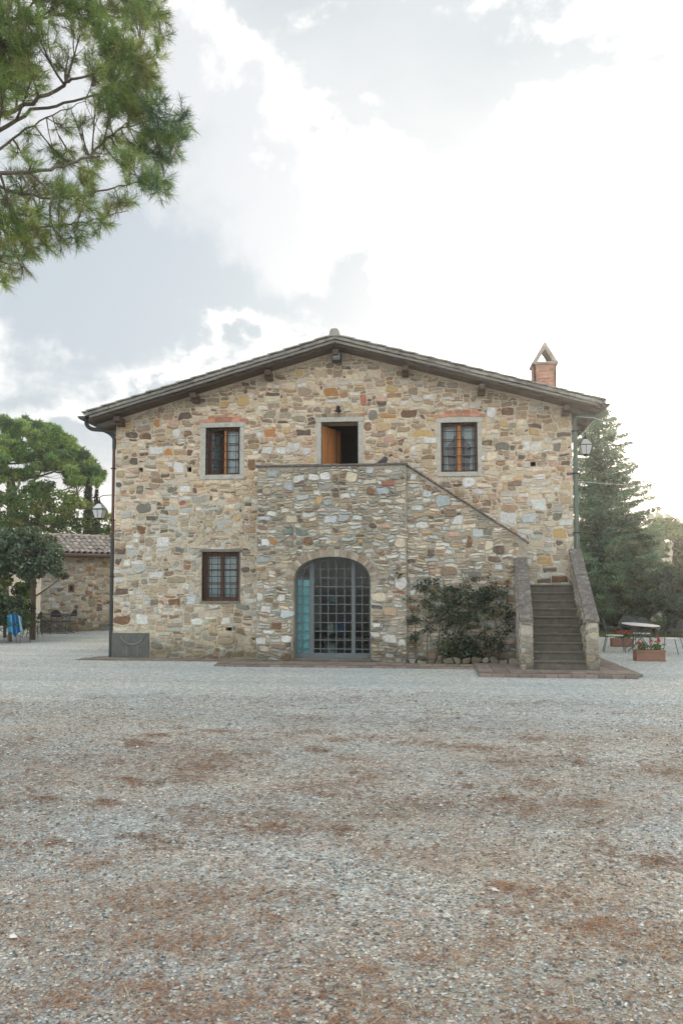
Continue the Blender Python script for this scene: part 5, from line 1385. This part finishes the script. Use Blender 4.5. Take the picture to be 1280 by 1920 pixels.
# -- cedar on the right: tiers of drooping branches
def conifer(name, px, D, ytop, ybase, wpx, label, cols, seed, tiers=30, cat='tree', skip=.0, group=None, up=0.0):
    qq = random.Random(seed); k = D / FPX; base = onD(px, 1180, D); top = onD(px, ytop, D)[2]; bz = onD(px, ybase, D)[2]
    t = thing(name, (base[0], base[1], 0), label, cat, group); m = MB(); m.tube([(base[0], base[1], 0), (base[0], base[1], top * .5), (base[0], base[1], top)], [.04 * top, .02 * top, .015], 9)
    PP = []; CC = []
    for i in range(tiers):
        f = (i + .5) / tiers; z = top - (top - bz) * f ** .95; Rr = wpx * k * (f ** .62) * qq.uniform(.85, 1.12)
        nb = int(6 + 8 * f)
        for j in range(nb):
            if qq.random() < skip: continue
            a = 6.283 * (j + qq.random() * .8) / nb; L_ = Rr * (qq.uniform(.55, 1.0) if qq.random() < .8 else qq.uniform(1.0, 1.28)) + .25
            pts = []
            for s in range(6):
                u = s / 5; pts.append(Vector((base[0] + math.cos(a) * L_ * u, base[1] + math.sin(a) * L_ * u, z + L_ * (.10 * u - .34 * u * u + .20 * u ** 3 + up * u * u))))
            m.tube(pts, [.05 * (.3 + f), .04 * (.3 + f), .03, .02, .012, .004], 4)
            n = int(40 + 150 * L_ * .75); u = nr.rand(n) ** .75 * .98 + .04; idx = np.clip(u * 5, 0, 4.999); i0 = idx.astype(int); fr_ = (idx - i0)[:, None]
            A = np.array([list(p) for p in pts]); P = A[i0] * (1 - fr_) + A[i0 + 1] * fr_
            wd = (.10 + .20 * L_ * (1 - u) * .8 + .06)[:, None]; P = P + nr.normal(size=(n, 3)) * wd * np.array([.55, .55, .22]) - np.array([0, 0, .05])
            PP.append(P); c = np.array(cols[qq.randrange(len(cols))]) * qq.uniform(.8, 1.25); CC.append(c[None] * nr.uniform(.65, 1.4, (n, 1)))
    m.build('trunk', MAT['bark'], t, True)
    P = np.vstack(PP); C = np.vstack(CC); V, F, C = leaves_mesh(P, .19, .055, C, .25); obj_np('crown', V, F, MAT['leaf'], t, C); return t
conifer('cedar_tree', 1128, 37, 756, 1185, 142, 'large blue green cedar behind the right corner of the house', BLUEG, 5, tiers=38, up=.2, skip=.06)
conifer('cedar_tree', 1195, 33, 985, 1175, 75, 'low spreading conifer in front of the large cedar', BLUEG + DARKG, 6, tiers=15, up=.1)
spec = []
for i in range(110):
    a = q.uniform(0, 6.28); r_ = q.random() ** .5; spec.append((1265 + 78 * r_ * math.cos(a), 1040 + 66 * r_ * math.sin(a), q.uniform(9, 17), q.uniform(7, 13)))
cl = clumps_poly(spec, 48, 3, q); b = onD(1262, 1178, 48)
tree('broadleaf_tree', (b[0], b[1], 0), 'pale green round crowned tree at the right edge beyond the cedar', cl, [(b[0], b[1], 0), tuple(onD(1262, 1090, 48)), tuple(onD(1265, 1020, 48))], [.25, .2, .08], (.2, .1), 150, [S(104, 128, 82, .62), S(124, 144, 92, .65), S(88, 112, 76, .6)], 'leaf')
spec = []
for i in range(80):
    a = q.uniform(0, 6.28); r_ = q.random() ** .5; spec.append((1262 + 66 * r_ * math.cos(a), 1118 + 50 * r_ * math.sin(a), q.uniform(10, 17), q.uniform(8, 14)))
cl = clumps_poly(spec, 31, 1.4, q); b = onD(1258, 1186, 31)
tree('laurel_tree', (b[0], b[1], 0), 'dark low laurel tree at the right edge behind the terrace chairs', cl, [(b[0], b[1], 0), tuple(onD(1258, 1130, 31)), tuple(onD(1262, 1100, 31))], [.14, .12, .06], (.14, .07), 210, [S(80, 104, 92, .68), S(70, 92, 80, .65), S(96, 120, 102, .7)], 'leaf')
# low shrubs closing the foot of the right-hand trees
spec = [(q.uniform(1085, 1300), q.uniform(1135, 1178), q.uniform(10, 18), q.uniform(7, 13)) for i in range(120)]
cl = clumps_poly(spec, 33.5, 1.6, q); b = onD(1190, 1186, 33.5)
tree('shrubbery', (b[0], b[1], 0), 'low dark shrubs along the grass at the foot of the cedar', cl, [(b[0], b[1], 0), (b[0], b[1], .8)], [.05, .03], (.13, .06), 130, DARKG, 'leaf', cat='shrubs', trunkname='stem', kind='stuff', twig=False)
# pale flowering shrub behind the round table
cl = clumps_poly([(q.uniform(1220, 1236), q.uniform(1152, 1180), 5, 4) for i in range(10)], 29.5, .2, q); b = onD(1228, 1190, 29.5)
t = tree('flowering_shrub', (b[0], b[1], 0), 'small shrub with cream blossoms behind the round table', cl, [(b[0], b[1], 0), (b[0], b[1], .5)], [.02, .01], (.07, .05), 60, [S(112, 128, 90, .7), S(206, 200, 184, .75), S(214, 210, 196, .75)], 'petal', cat='shrub', trunkname='stem')
# far woodland belt
def belt():
    P = []; C = []
    for k in range(170):
        a = R(rng.uniform(-48, 42)); D = rng.uniform(120, 240); r_ = rng.uniform(4, 9); n = 260
        c = (CAM[0] + D * math.sin(a), CAM[1] + D * math.cos(a), r_ * .7); P.append(blob(c, (r_, r_, r_ * rng.uniform(.6, .9)), n, .8)); C.append(np.array(S(88, 106, 84, .6))[None] * rng.uniform(.7, 1.3) * nr.uniform(.7, 1.3, (n, 1)))
    P = np.vstack(P); C = np.vstack(C); V, F, C = leaves_mesh(P, 1.6, 1.1, C); tag(obj_np('distant_woodland', V, F, MAT['leaf'], None, C), 'far belt of hazy green woodland on the horizon', 'woodland', None, 'stuff')
belt()

# -- foreground pine reaching in from the upper left
def fore_pine():
    q = random.Random(17); D0 = 9.2
    base = onD(-330, 1100, 9.6); bx, by = base[0], base[1]
    t = thing('foreground_pine', (bx, by, 0), 'pine whose needle laden branches hang into the upper left corner', 'tree')
    tr = MB(); tz = [0, 2, 4, 5.5, 7, 8.5, 10]; tpts = [Vector((bx + .12 * math.sin(z), by + .1 * math.cos(z * .8), z)) for z in tz]
    tr.tube(tpts, [.26, .22, .19, .17, .14, .1, .04], 12); trunk = tr.build('trunk', MAT['pinebark'], t, True)
    # main limbs traced in the picture as they leave the frame on the left, each at its own distance
    limbs = [([(-330, 330), (-150, 270), (0, 216), (60, 192), (120, 158), (140, 148), (200, 130), (250, 100)], 9.2, .055),
             ([(-330, 360), (-150, 310), (0, 247), (60, 205), (120, 195), (190, 175), (240, 150), (275, 130)], 8.9, .045),
             ([(-330, 420), (-150, 360), (0, 280), (50, 240), (100, 215), (160, 190)], 9.5, .035),
             ([(-330, 380), (-150, 345), (0, 325), (70, 320), (120, 312), (165, 293), (200, 262), (225, 240), (290, 225), (335, 215)], 8.8, .04),
             ([(-330, 450), (-150, 390), (0, 350), (80, 372), (150, 368), (215, 353), (262, 343), (295, 350)], 9.3, .035),
             ([(-330, 120), (-150, 90), (-20, 40), (60, 32), (110, 28), (170, 12), (230, 25), (300, 30)], 9.6, .045),
             ([(-330, 540), (-150, 480), (-40, 430), (30, 415), (80, 425), (130, 420), (190, 410), (240, 395)], 9.0, .035),
             ([(-330, 600), (-160, 560), (-60, 500), (0, 490), (40, 500)], 9.1, .03),
             ([(-330, 40), (-150, -40), (0, -70), (120, -60), (230, -40), (300, -20)], 9.7, .05)]
    br = MB(); nodes = []
    for pts, D, r0 in limbs:
        W = []
        for i, (x, y) in enumerate(pts):
            f = i / (len(pts) - 1); d = D + .5 * math.sin(f * 3 + D * 7) ; p = Vector(onD(x, y, d))
            if i == 0: p = Vector((bx, by, max(1.5, p.z)))
            W.append(p)
        # refine
        W2 = []
        for a, b in zip(W, W[1:]):
            for s in range(4): W2.append(a.lerp(b, s / 4) + Vector((q.uniform(-.012, .012), q.uniform(-.02, .02), q.uniform(-.012, .012))))
        W2.append(W[-1]); n = len(W2)
        br.tube(W2, [.64 * r0 * (1 - .85 * i / (n - 1)) for i in range(n)], 7)
        nodes += [(p, r0 * (1 - .85 * i / (n - 1))) for i, p in enumerate(W2) if i > 3]
    masses = [(25, 30, 34), (70, 55, 28), (15, 95, 38), (45, 110, 30), (30, 150, 32), (60, 145, 22), (10, 165, 24), (110, 10, 28), (160, 8, 28), (200, 15, 26), (170, 40, 26), (150, 65, 18), (240, 10, 26), (285, 15, 24), (262, 38, 24), (298, 22, 18), (306, 68, 17), (300, 90, 10), (295, 118, 14),
              (195, 70, 26), (225, 80, 28), (250, 95, 26), (205, 105, 26), (180, 120, 22), (235, 120, 28), (265, 130, 24), (190, 145, 22), (220, 155, 28), (255, 165, 26), (275, 150, 16), (210, 185, 24), (240, 190, 26), (262, 195, 20), (205, 205, 18), (245, 222, 18), (255, 215, 14),
              (115, 120, 16), (130, 105, 12), (180, 195, 14), (150, 225, 14), (120, 235, 16), (290, 205, 20), (300, 185, 14), (275, 245, 24), (300, 255, 26), (325, 240, 22), (343, 215, 15), (340, 250, 16), (325, 280, 18), (305, 300, 18), (280, 290, 24), (255, 275, 22), (248, 305, 20), (230, 300, 14),
              (215, 250, 16), (200, 262, 14), (190, 285, 16), (172, 310, 20), (150, 318, 16), (120, 298, 18), (100, 280, 14), (130, 285, 12), (40, 290, 16), (60, 310, 12), (30, 335, 14), (70, 345, 18), (45, 360, 18), (20, 370, 16), (85, 360, 16), (105, 345, 12), (125, 350, 16), (140, 370, 20), (115, 375, 16),
              (160, 385, 16), (175, 360, 10), (20, 400, 24), (50, 410, 24), (10, 430, 24), (75, 400, 16), (40, 445, 22), (70, 440, 20), (100, 430, 16), (90, 460, 14), (120, 415, 14), (60, 465, 16), (115, 455, 12), (140, 440, 16), (150, 430, 12), (30, 470, 18), (8, 480, 18), (5, 500, 14), (20, 515, 13),
              (45, 498, 12), (4, 528, 10), (225, 385, 16), (205, 400, 18), (185, 412, 16), (170, 420, 12), (245, 378, 12), (240, 340, 12), (262, 335, 14), (285, 340, 18), (300, 352, 16), (295, 330, 14), (310, 340, 12), (270, 325, 12), (160, 345, 10), (5, 215, 10), (60, 250, 10), (50, 90, 26),
              (-40, 20, 40), (-40, 100, 40), (-40, 170, 35), (-40, 380, 35), (-40, 450, 35), (-60, 300, 35), (-110, 60, 50), (-110, 160, 45), (-120, 400, 45), (-120, 260, 45), (-190, 100, 50), (-190, 220, 50), (-190, 330, 50), (100, -40, 45), (180, -45, 45), (250, -40, 40), (20, -50, 45), (-60, -60, 50), (-160, -40, 55),
              (-50, 500, 24), (-90, 480, 34), (-150, 490, 34)]
    NV = []; NC = []
    tufts = []
    for (mx, my, mr) in masses:
        d = D0 + q.uniform(-.7, .7); c = Vector(onD(mx, my, d)); k = d / FPX
        # connect the mass to the nearest limb node that lies to its left or below
        nd_, nrad = min(nodes, key=lambda n: (n[0] - c).length + (.35 if n[0].x > c.x + .05 else 0))
        ctl = nd_.lerp(c, .5) + Vector((q.uniform(-.05, .05), q.uniform(-.1, .1), -.12 * (c - nd_).length))
        path = bez(nd_, ctl, c, 5); br.tube(path, [max(.005, min(nrad * .6, .016)) * (1 - .14 * i) for i in range(6)], 5)
        nt_ = max(7, int((mr / 8.0) ** 2 * 3.5))
        out_dir = (c - nd_).normalized() if (c - nd_).length > .01 else Vector((1, 0, 0))
        tint = [0, 0, 1, 1, 2, 3] if not (mx > 255 and my > 175) else [4, 4, 1, 0]
        tb = q.choice(tint)
        for _ in range(nt_):
            rr = mr * k; off = Vector((max(-.9, min(.9, q.gauss(0, .48))), q.gauss(0, .75), max(-.8, min(.8, q.gauss(0, .46))))) * rr; p = c + off
            if q.random() < .55: br.tube([path[q.choice([2, 3, 4])], p.lerp(path[3], .4) + Vector((0, 0, -.02)), p], [.004, .003, .002], 3, cap=False)
            tufts.append((p, (off.normalized() * .8 + out_dir * .5 + Vector((0, 0, .35))).normalized(), tb if q.random() < .5 else q.choice(tint)))
    pal = [S(134, 156, 100, .88), S(116, 140, 94, .84), S(160, 174, 112, .9), S(142, 144, 104, .82), S(96, 128, 104, .78)]
    T = len(tufts); nn = 46
    Pp = np.array([list(a[0]) for a in tufts]); Dd = np.array([list(a[1]) for a in tufts]); Ti = np.array([a[2] for a in tufts])
    d = nr.normal(size=(T, nn, 3)) * .62 + Dd[:, None, :] * .85; d /= np.linalg.norm(d, axis=2)[..., None]
    st_ = Pp[:, None, :] + Dd[:, None, :] * nr.uniform(-.05, .05, (T, nn, 1)); ln_ = nr.uniform(.06, .125, (T, nn, 1))
    en = st_ + d * ln_ - np.array([0, 0, .012]); pr = np.cross(d, nr.normal(size=(T, nn, 3))); pr /= np.linalg.norm(pr, axis=2)[..., None]
    w_ = .0018
    V = np.stack([st_ - pr * w_, st_ + pr * w_, en + pr * w_ * .5, en - pr * w_ * .5], 2).reshape(-1, 3)
    F = np.arange(T * nn * 4).reshape(-1, 4)
    C = (np.array(pal)[Ti] * nr.uniform(.75, 1.3, (T, 1)))[:, None, :] * nr.uniform(.75, 1.3, (T, nn, 1)); C = C.reshape(-1, 3)
    br.build('branches', MAT['pinebark'], t, True)
    o = obj_np('needles', V, F, MAT['needle'], t, C)
    print('pine tufts', T)
fore_pine()

# ------------------------------------------------------------------ haze
hm, ht = mat_new('added_haze_air'); ht.nodes.remove(ht.nodes['Principled BSDF'])
pv = ht.nodes.new('ShaderNodeVolumePrincipled'); pv.inputs['Color'].default_value = (1, .985, .96, 1); pv.inputs['Density'].default_value = ADDED_HAZE; pv.inputs['Anisotropy'].default_value = .8  # hazy air added to stand in for lens glare near the sun
ht.links.new(pv.outputs[0], ht.nodes['Material Output'].inputs['Volume'])
tag(MB().box(-460, 460, -460, 460, -4.5, 17.5).build('added_haze', hm), 'thin hazy volume added over the yard for the glow round the sun', 'added_haze', None, 'stuff')

# ------------------------------------------------------------------ climbers on the stair wall
def climber(name, label, stems, masses, cols, seed, leaf=(.065, .04), y=-.78, cat='climbing plant'):
    qq = random.Random(seed); p0 = onY(stems[0][0][0], 1240, y); t = thing(name, (p0[0], y - .1, .05), label, cat); m = MB()
    for s in stems:
        pts = [Vector(onY(px, py, y - .02 - .03 * (i % 2))) for i, (px, py) in enumerate(s)]; m.tube(pts, [.016 * (1 - .7 * i / (len(pts) - 1)) for i in range(len(pts))], 6)
    P = []; C = []
    for (px, py, rx, ry, n) in masses:
        c = onY(px, py, y - .07); k = 18.3 / FPX; n = int(n * .72) if qq.random() > .1 else 40; px += qq.uniform(-4, 4); py += qq.uniform(-5, 5); rx *= 1.15; ry *= 1.25
        sc = nr.normal(size=(max(2, n // 22), 3)) * np.array([rx * k * .62, .05, ry * k * .62]); Q = np.array(c) + sc[nr.randint(len(sc), size=n)] + nr.normal(size=(n, 3)) * np.array([.055, .04, .045]); Q[:, 1] = np.minimum(Q[:, 1], y - .005); P.append(Q)
        cc = np.array(cols[qq.randrange(len(cols))]) * qq.uniform(.8, 1.2); C.append(cc[None] * nr.uniform(.65, 1.4, (n, 1)))
        for j in range(3): m.tube([Vector(c) + Vector((qq.uniform(-.1, .1), 0, -.12)), Vector(c) + Vector((qq.uniform(-.12, .12), qq.uniform(-.05, .02), qq.uniform(0, .14)))], [.005, .002], 4)
    m.build('stem', MAT['bark'], t, True)
    V, F, C = leaves_mesh(np.vstack(P), leaf[0], leaf[1], np.vstack(C)); obj_np('foliage', V, F, MAT['darkleaf'], t, C)
DG = [S(68, 86, 66, .62), S(54, 72, 56, .58), S(80, 100, 72, .64), S(98, 112, 84, .68)]
climber('climbing_shrub', 'sparse leafy climber with two bare stems left on the stair wall', [[(779, 1238), (778, 1200), (779, 1160), (790, 1140), (798, 1110)], [(801, 1238), (800, 1200), (806, 1165), (800, 1130)], [(779, 1165), (770, 1140), (768, 1110)]],
        [(798, 1102, 18, 14, 160), (806, 1092, 10, 8, 70), (788, 1098, 10, 8, 60), (768, 1120, 10, 22, 110), (778, 1140, 10, 16, 60), (803, 1170, 14, 18, 120), (800, 1185, 12, 10, 60), (775, 1190, 8, 24, 90), (784, 1215, 12, 14, 60), (768, 1160, 7, 30, 90), (812, 1120, 12, 18, 70), (795, 1130, 12, 12, 50)], DG, 1)
climber('climbing_shrub', 'dense dark climber spread over the middle of the stair wall', [[(818, 1240), (822, 1200), (825, 1165), (835, 1140)], [(911, 1240), (910, 1200), (908, 1160), (900, 1120), (898, 1100)], [(934, 1240), (934, 1190), (928, 1165), (912, 1140), (905, 1120)]],
        [(825, 1148, 22, 20, 420), (840, 1155, 24, 14, 420), (858, 1160, 20, 8, 240), (820, 1128, 16, 16, 200), (838, 1140, 16, 10, 160), (838, 1108, 16, 12, 170), (858, 1100, 18, 10, 150), (850, 1116, 20, 8, 150), (872, 1117, 20, 12, 240), (890, 1118, 20, 14, 320), (905, 1125, 22, 18, 420), (918, 1140, 18, 20, 380), (893, 1135, 16, 16, 260),
         (885, 1150, 14, 10, 140), (930, 1120, 14, 18, 160), (925, 1105, 12, 14, 90), (945, 1100, 8, 12, 40), (918, 1092, 8, 12, 35), (936, 1150, 10, 14, 80), (957, 1157, 8, 12, 170), (895, 1100, 12, 12, 80), (828, 1112, 12, 10, 90), (880, 1160, 10, 8, 60), (935, 1138, 10, 14, 80), (868, 1138, 22, 16, 120), (850, 1130, 16, 16, 90), (908, 1165, 14, 18, 90), (872, 1178, 20, 10, 60), (832, 1178, 10, 14, 60), (948, 1118, 8, 20, 50), (820, 1092, 8, 10, 30), (866, 1088, 10, 8, 30)], DG, 2)
climber('low_shrub', 'low bushy shrub growing from the bed below the stair wall', [[(860, 1240), (858, 1215)], [(885, 1240), (888, 1205)]],
        [(845, 1215, 20, 14, 420), (862, 1218, 24, 16, 520), (880, 1212, 22, 18, 520), (860, 1200, 20, 12, 320), (890, 1198, 20, 12, 340), (905, 1190, 14, 10, 200), (878, 1228, 20, 12, 300), (838, 1225, 14, 10, 160), (925, 1205, 16, 14, 160), (918, 1220, 14, 14, 120), (838, 1200, 10, 8, 60), (905, 1205, 14, 12, 120), (932, 1198, 8, 8, 60)], DG, 3, y=-.86, cat='shrub')

# ------------------------------------------------------------------ furniture
def make_chair(cushion=False):
    t = thing('garden_chair', (0, 0, 0)); r = .011
    # origin on the floor below the seat centre; faces -Y
    def leg(x, yt, yb, name='leg'): MB().tube([(x, yt, .44), (x * 1.03, (yt + yb) / 2, .22), (x * 1.06, yb, .0)], r, 6).build(name, MAT['chairmetal'], t)
    leg(-.23, -.20, -.25); leg(.23, -.20, -.25); leg(-.21, .20, .30); leg(.21, .20, .30)
    m = MB(); n = 14
    P = [(.24 * math.copysign(abs(math.cos(a)) ** .7, math.cos(a)), .22 * math.copysign(abs(math.sin(a)) ** .7, math.sin(a))) for a in [2 * math.pi * k / 20 for k in range(20)]]
    b = len(m.v); m.v += [(x, y, .435) for x, y in P] + [(x, y, .45) for x, y in P]; nP = len(P)
    m.face([b + i for i in range(nP)][::-1]); m.face([b + nP + i for i in range(nP)])
    for i in range(nP): j = (i + 1) % nP; m.face((b + i, b + j, b + nP + j, b + nP + i))
    m.build('seat', MAT['cushion'] if cushion else MAT['mesh'], t)
    # arched back
    def bk(a): # outline point: arch from seat level
        x = .235 * math.cos(a); z = .47 + .42 * max(0, math.sin(a)) ** .6; return x, z
    out_ = [bk(math.pi * k / 16) for k in range(17)]
    ybk = lambda z: .19 + (z - .45) * .26
    m = MB(); m.tube([(x, ybk(z), z) for x, z in out_], .011, 6); m.tube([(-.22, ybk(.55), .55), (.22, ybk(.55), .55)], .008, 5); m.build('back_frame', MAT['chairmetal'], t)
    m = MB(); P = [(x * .97, z) for x, z in out_ if z > .5]; V = [(x, ybk(z) , z) for x, z in P] + [(x, ybk(z) + .004, z) for x, z in P]; k = len(P)
    m.add(V, [tuple(range(k))[::-1], tuple(range(k, 2 * k))]); m.build('backrest', MAT['mesh'], t)
    for s in (-1, 1):
        MB().tube([(s * .235, .24, .67), (s * .27, .05, .66), (s * .27, -.14, .65), (s * .265, -.2, .60), (s * .24, -.21, .44)], .010, 6).build('armrest', MAT['chairmetal'], t)
    return t
def copy_tree(o, parent=None):
    c = o.copy(); scene.collection.objects.link(c); c.parent = parent
    for ch_ in o.children: copy_tree(ch_, c)
    return c
def children_of(o): return list(o.children)
pr_pad = make_chair(True); pr_dark = make_chair(False); used = set()
def put_chair(proto, x, y, rz, label, group):
    key = proto.name
    if key in used:
        c = proto.copy(); scene.collection.objects.link(c)
        for ch_ in list(proto.children):
            d = ch_.copy(); scene.collection.objects.link(d); d.parent = c
    else: c = proto; used.add(key)
    c.location = (x, y, 0); c.rotation_euler = (0, 0, rz); tag(c, label, 'chair', group); return c
bpy.context.view_layer.update()
GR = 'metal garden chairs round the right table'
g = onG(1152, 1222); put_chair(pr_pad, g[0], g[1], R(90) + R(-8), 'pale seated metal chair left of the round table, nearest the stairs', GR)
g = onG(1251, 1229); put_chair(pr_pad, g[0] + .05, g[1], R(-90) + R(4), 'pale seated metal chair right of the round table at the picture edge', GR)
g = onG(1183, 1212); put_chair(pr_dark, g[0], g[1] + .3, R(-8), 'dark mesh chair behind the round table, left of the two rounded backs', GR)
g = onG(1204, 1222); put_chair(pr_pad, g[0] + .22, g[1] + .95, R(-14), 'pale seated chair behind the round table, right of the two rounded backs', GR)
def table(loc, r, label, mat='whitetop', rz=0, tilt=0, group=None, rect_=None, hgt=.74):
    t = thing('garden_table', loc, label, 'table', group); x, y = loc[0], loc[1]
    m = MB()
    if rect_:
        m.bbox(x - rect_[0], x + rect_[0], y - rect_[1], y + rect_[1], hgt - .02, hgt, .006)
    else: m.lathe([(r - .01, hgt - .022), (r, hgt - .018), (r, hgt - .004), (r - .006, hgt)], (x, y, 0), 32)
    top = m.build('table_top', MAT[mat], t)
    w_ = rect_[0] * .85 if rect_ else r * .7; d_ = rect_[1] * .8 if rect_ else .22
    for s in (-1, 1):
        MB().tube([(x - w_, y + s * d_, 0), (x + w_ * .8, y + s * d_ * .7, hgt - .02)], .012, 6).build('leg', MAT['chairmetal'], t)
        MB().tube([(x + w_, y + s * d_, 0), (x - w_ * .8, y + s * d_ * .7, hgt - .02)], .012, 6).build('leg', MAT['chairmetal'], t)
    if tilt: t.rotation_euler = (R(2.6), R(tilt), 0)
    return t
g = onG(1199, 1222)
table((g[0], g[1] + .1, 0), .49, 'round white topped folding table on the right gravel terrace', tilt=3.5)
# left group
GL = 'dark metal chairs on the left terrace'
def onP(px, py): g = onG(px, py); return g
g = onP(31, 1206); ch_blue = put_chair(pr_dark, g[0], g[1] + .15, R(176), 'metal chair draped with a blue striped towel', GL)
def towel(c, rz):
    V = []; F = []; C = []; n, mrows = 18, 22; cx, cy = c[0], c[1]
    cols = [S(150, 196, 214, .8), S(34, 88, 140, .7), S(60, 140, 186, .75), S(34, 92, 150, .7), S(110, 190, 214, .8), S(60, 150, 190, .75), S(140, 200, 210, .8)]
    for j in range(mrows + 1):
        v = j / mrows   # front hem over the top of the back down the outside
        for i in range(n + 1):
            u = i / n - .5; wd = .48
            if v < .3: z = .50 + (v / .3) * .42; yb = .155 + (z - .45) * .26
            else: z = .92 - (v - .3) / .7 * .68 * (1 - .25 * abs(math.sin(u * 4))) ; yb = .235 + (z - .45) * .22 + .02 * math.sin(u * 22)
            arch = .07 * (2 * u) ** 2 if z > .7 else .05
            V.append((cx + (u * wd * (1 + .18 * (v - .3) if v > .3 else 1)) * -math.cos(rz) * -1 * 1.0, cy, z - arch)); V[-1] = (u * wd * (1.0 + .25 * max(0, v - .35)), yb, z - arch)
    for j in range(mrows):
        for i in range(n):
            b = j * (n + 1) + i; F.append((b, b + 1, b + n + 2, b + n + 1)); C.append(jit(cols[int(i / n * 6.99)], .06))
    ca, sa = math.cos(rz), math.sin(rz); V = [(cx + x * ca - y * sa, cy + x * sa + y * ca, z) for x, y, z in V]
    o = obj_np('beach_towel', V, F, MAT['towel'], None, C, True); mo = o.modifiers.new('s', 'SOLIDIFY'); mo.thickness = .012
    tag(o, 'light and dark blue striped towel hung over the chair back', 'towel')
towel((g[0], g[1] + .15), R(176))
g2 = onP(5, 1196)
table((g2[0] - .1, g2[1] + .1, 0), .6, 'white topped table at the left picture edge beside the towel chair', rect_=(.62, .45))
g3 = onP(-12, 1204); put_chair(pr_dark, g3[0], g3[1], R(90), 'dark chair cut by the left picture edge at the white table', GL)
g3 = onP(44, 1196); put_chair(pr_pad, g3[0] + .15, g3[1] + .3, R(-80), 'chair half hidden to the right of the towel chair', GL)
g4 = onP(95, 1188); table((g4[0], g4[1], 0), .7, 'long dark table in front of the outbuilding wall', mat='chairmetal', rect_=(.95, .4))
for px, py, rz, lab in ((63, 1189, 100, 'dark chair at the left end of the long table'), (112, 1188, 175, 'dark round backed chair at the right end of the long table'), (127, 1186, -95, 'dark chair beyond the right end of the long table'), (80, 1187, 10, 'dark chair behind the long table')):
    g = onP(px, py); put_chair(pr_dark, g[0], g[1] + (.3 if rz == 10 else 0), R(rz), lab, GL)
# planters with red geraniums
def planter(px, py, w, d, h, label, flowers, seed, gl):
    g = onG(px, py); x, y = g[0], g[1] + d / 2; qq = random.Random(seed); t = thing('brick_planter', (x, y, 0), label, 'planter', 'terracotta planters on the right terrace')
    m = MB(); P = [(x - w / 2, y - d / 2), (x + w / 2, y - d / 2), (x + w / 2, y + d / 2), (x - w / 2, y + d / 2)]
    m.bbox(x - w / 2, x + w / 2, y - d / 2, y - d / 2 + .04, 0, h, .006); m.bbox(x - w / 2, x + w / 2, y + d / 2 - .04, y + d / 2, 0, h, .006)
    m.bbox(x - w / 2, x - w / 2 + .04, y - d / 2 + .041, y + d / 2 - .041, 0, h - .002, .006); m.bbox(x + w / 2 - .04, x + w / 2, y - d / 2 + .041, y + d / 2 - .041, 0, h - .002, .006)
    box = m.build('trough', MAT['terracotta'], t)
    m = MB(); m.bbox(x - w / 2 - .015, x + w / 2 + .015, y - d / 2 - .015, y - d / 2 + .0, h - .045, h + .005, .005); m.bbox(x - w / 2 - .015, x + w / 2 + .015, y - d / 2 - .012, y - d / 2 + .0, .01, .04, .005); m.build('rim', MAT['terracotta'], t)
    MB().box(x - w / 2 + .041, x + w / 2 - .041, y - d / 2 + .042, y + d / 2 - .042, .02, h - .03).build('soil', MAT['earth'], t)
    for fx, fh, nf in flowers:
        c = np.array([x + fx * w, y, h + .07]); pl = thing('geranium', (c[0], c[1], h - .03), 'red geranium in the %s %s' % (('left half of', 'right half of')[fx > 0] if len(flowers) > 1 else 'middle of', gl), 'geranium', 'red geraniums in the planters')
        P = c + nr.normal(size=(150, 3)) * np.array([.07, .06, .05]); V, F, C = leaves_mesh(P, .05, .045, np.array(S(96, 128, 70, .62))[None] * nr.uniform(.7, 1.35, (150, 1))); obj_np('foliage', V, F, MAT['leaf'], pl, C)
        st_m = MB(); PF = []
        for j in range(nf):
            e = Vector((c[0] + qq.uniform(-.1, .1), y + qq.uniform(-.05, .05), h + fh + qq.uniform(-.03, .04))); st_m.tube([(c[0], y, h), e], [.004, .003], 4); PF.append(np.array(list(e)) + nr.normal(size=(34, 3)) * .02)
        st_m.build('stem', MAT['bark'], pl); PF = np.vstack(PF); V, F, C = leaves_mesh(PF, .035, .03, np.array(S(214, 42, 52, .8))[None] * nr.uniform(.8, 1.25, (len(PF), 1))); obj_np('blossom', V, F, MAT['petal'], pl, C)
planter(1219.5, 1240, .66, .34, .26, 'front terracotta trough with two red geraniums before the round table', ((-.22, .15, 3), (.27, .2, 3)), 1, 'front terracotta trough')
planter(1167, 1213, .6, .3, .24, 'rear terracotta trough behind the left chair', ((-.05, .17, 4), (.25, .18, 3)), 2, 'rear trough behind the round table')
planter(1132, 1186, .95, .34, .26, 'farthest low terracotta trough at the grass edge', ((.2, .1, 1),), 3, 'farthest trough beside the stairs')
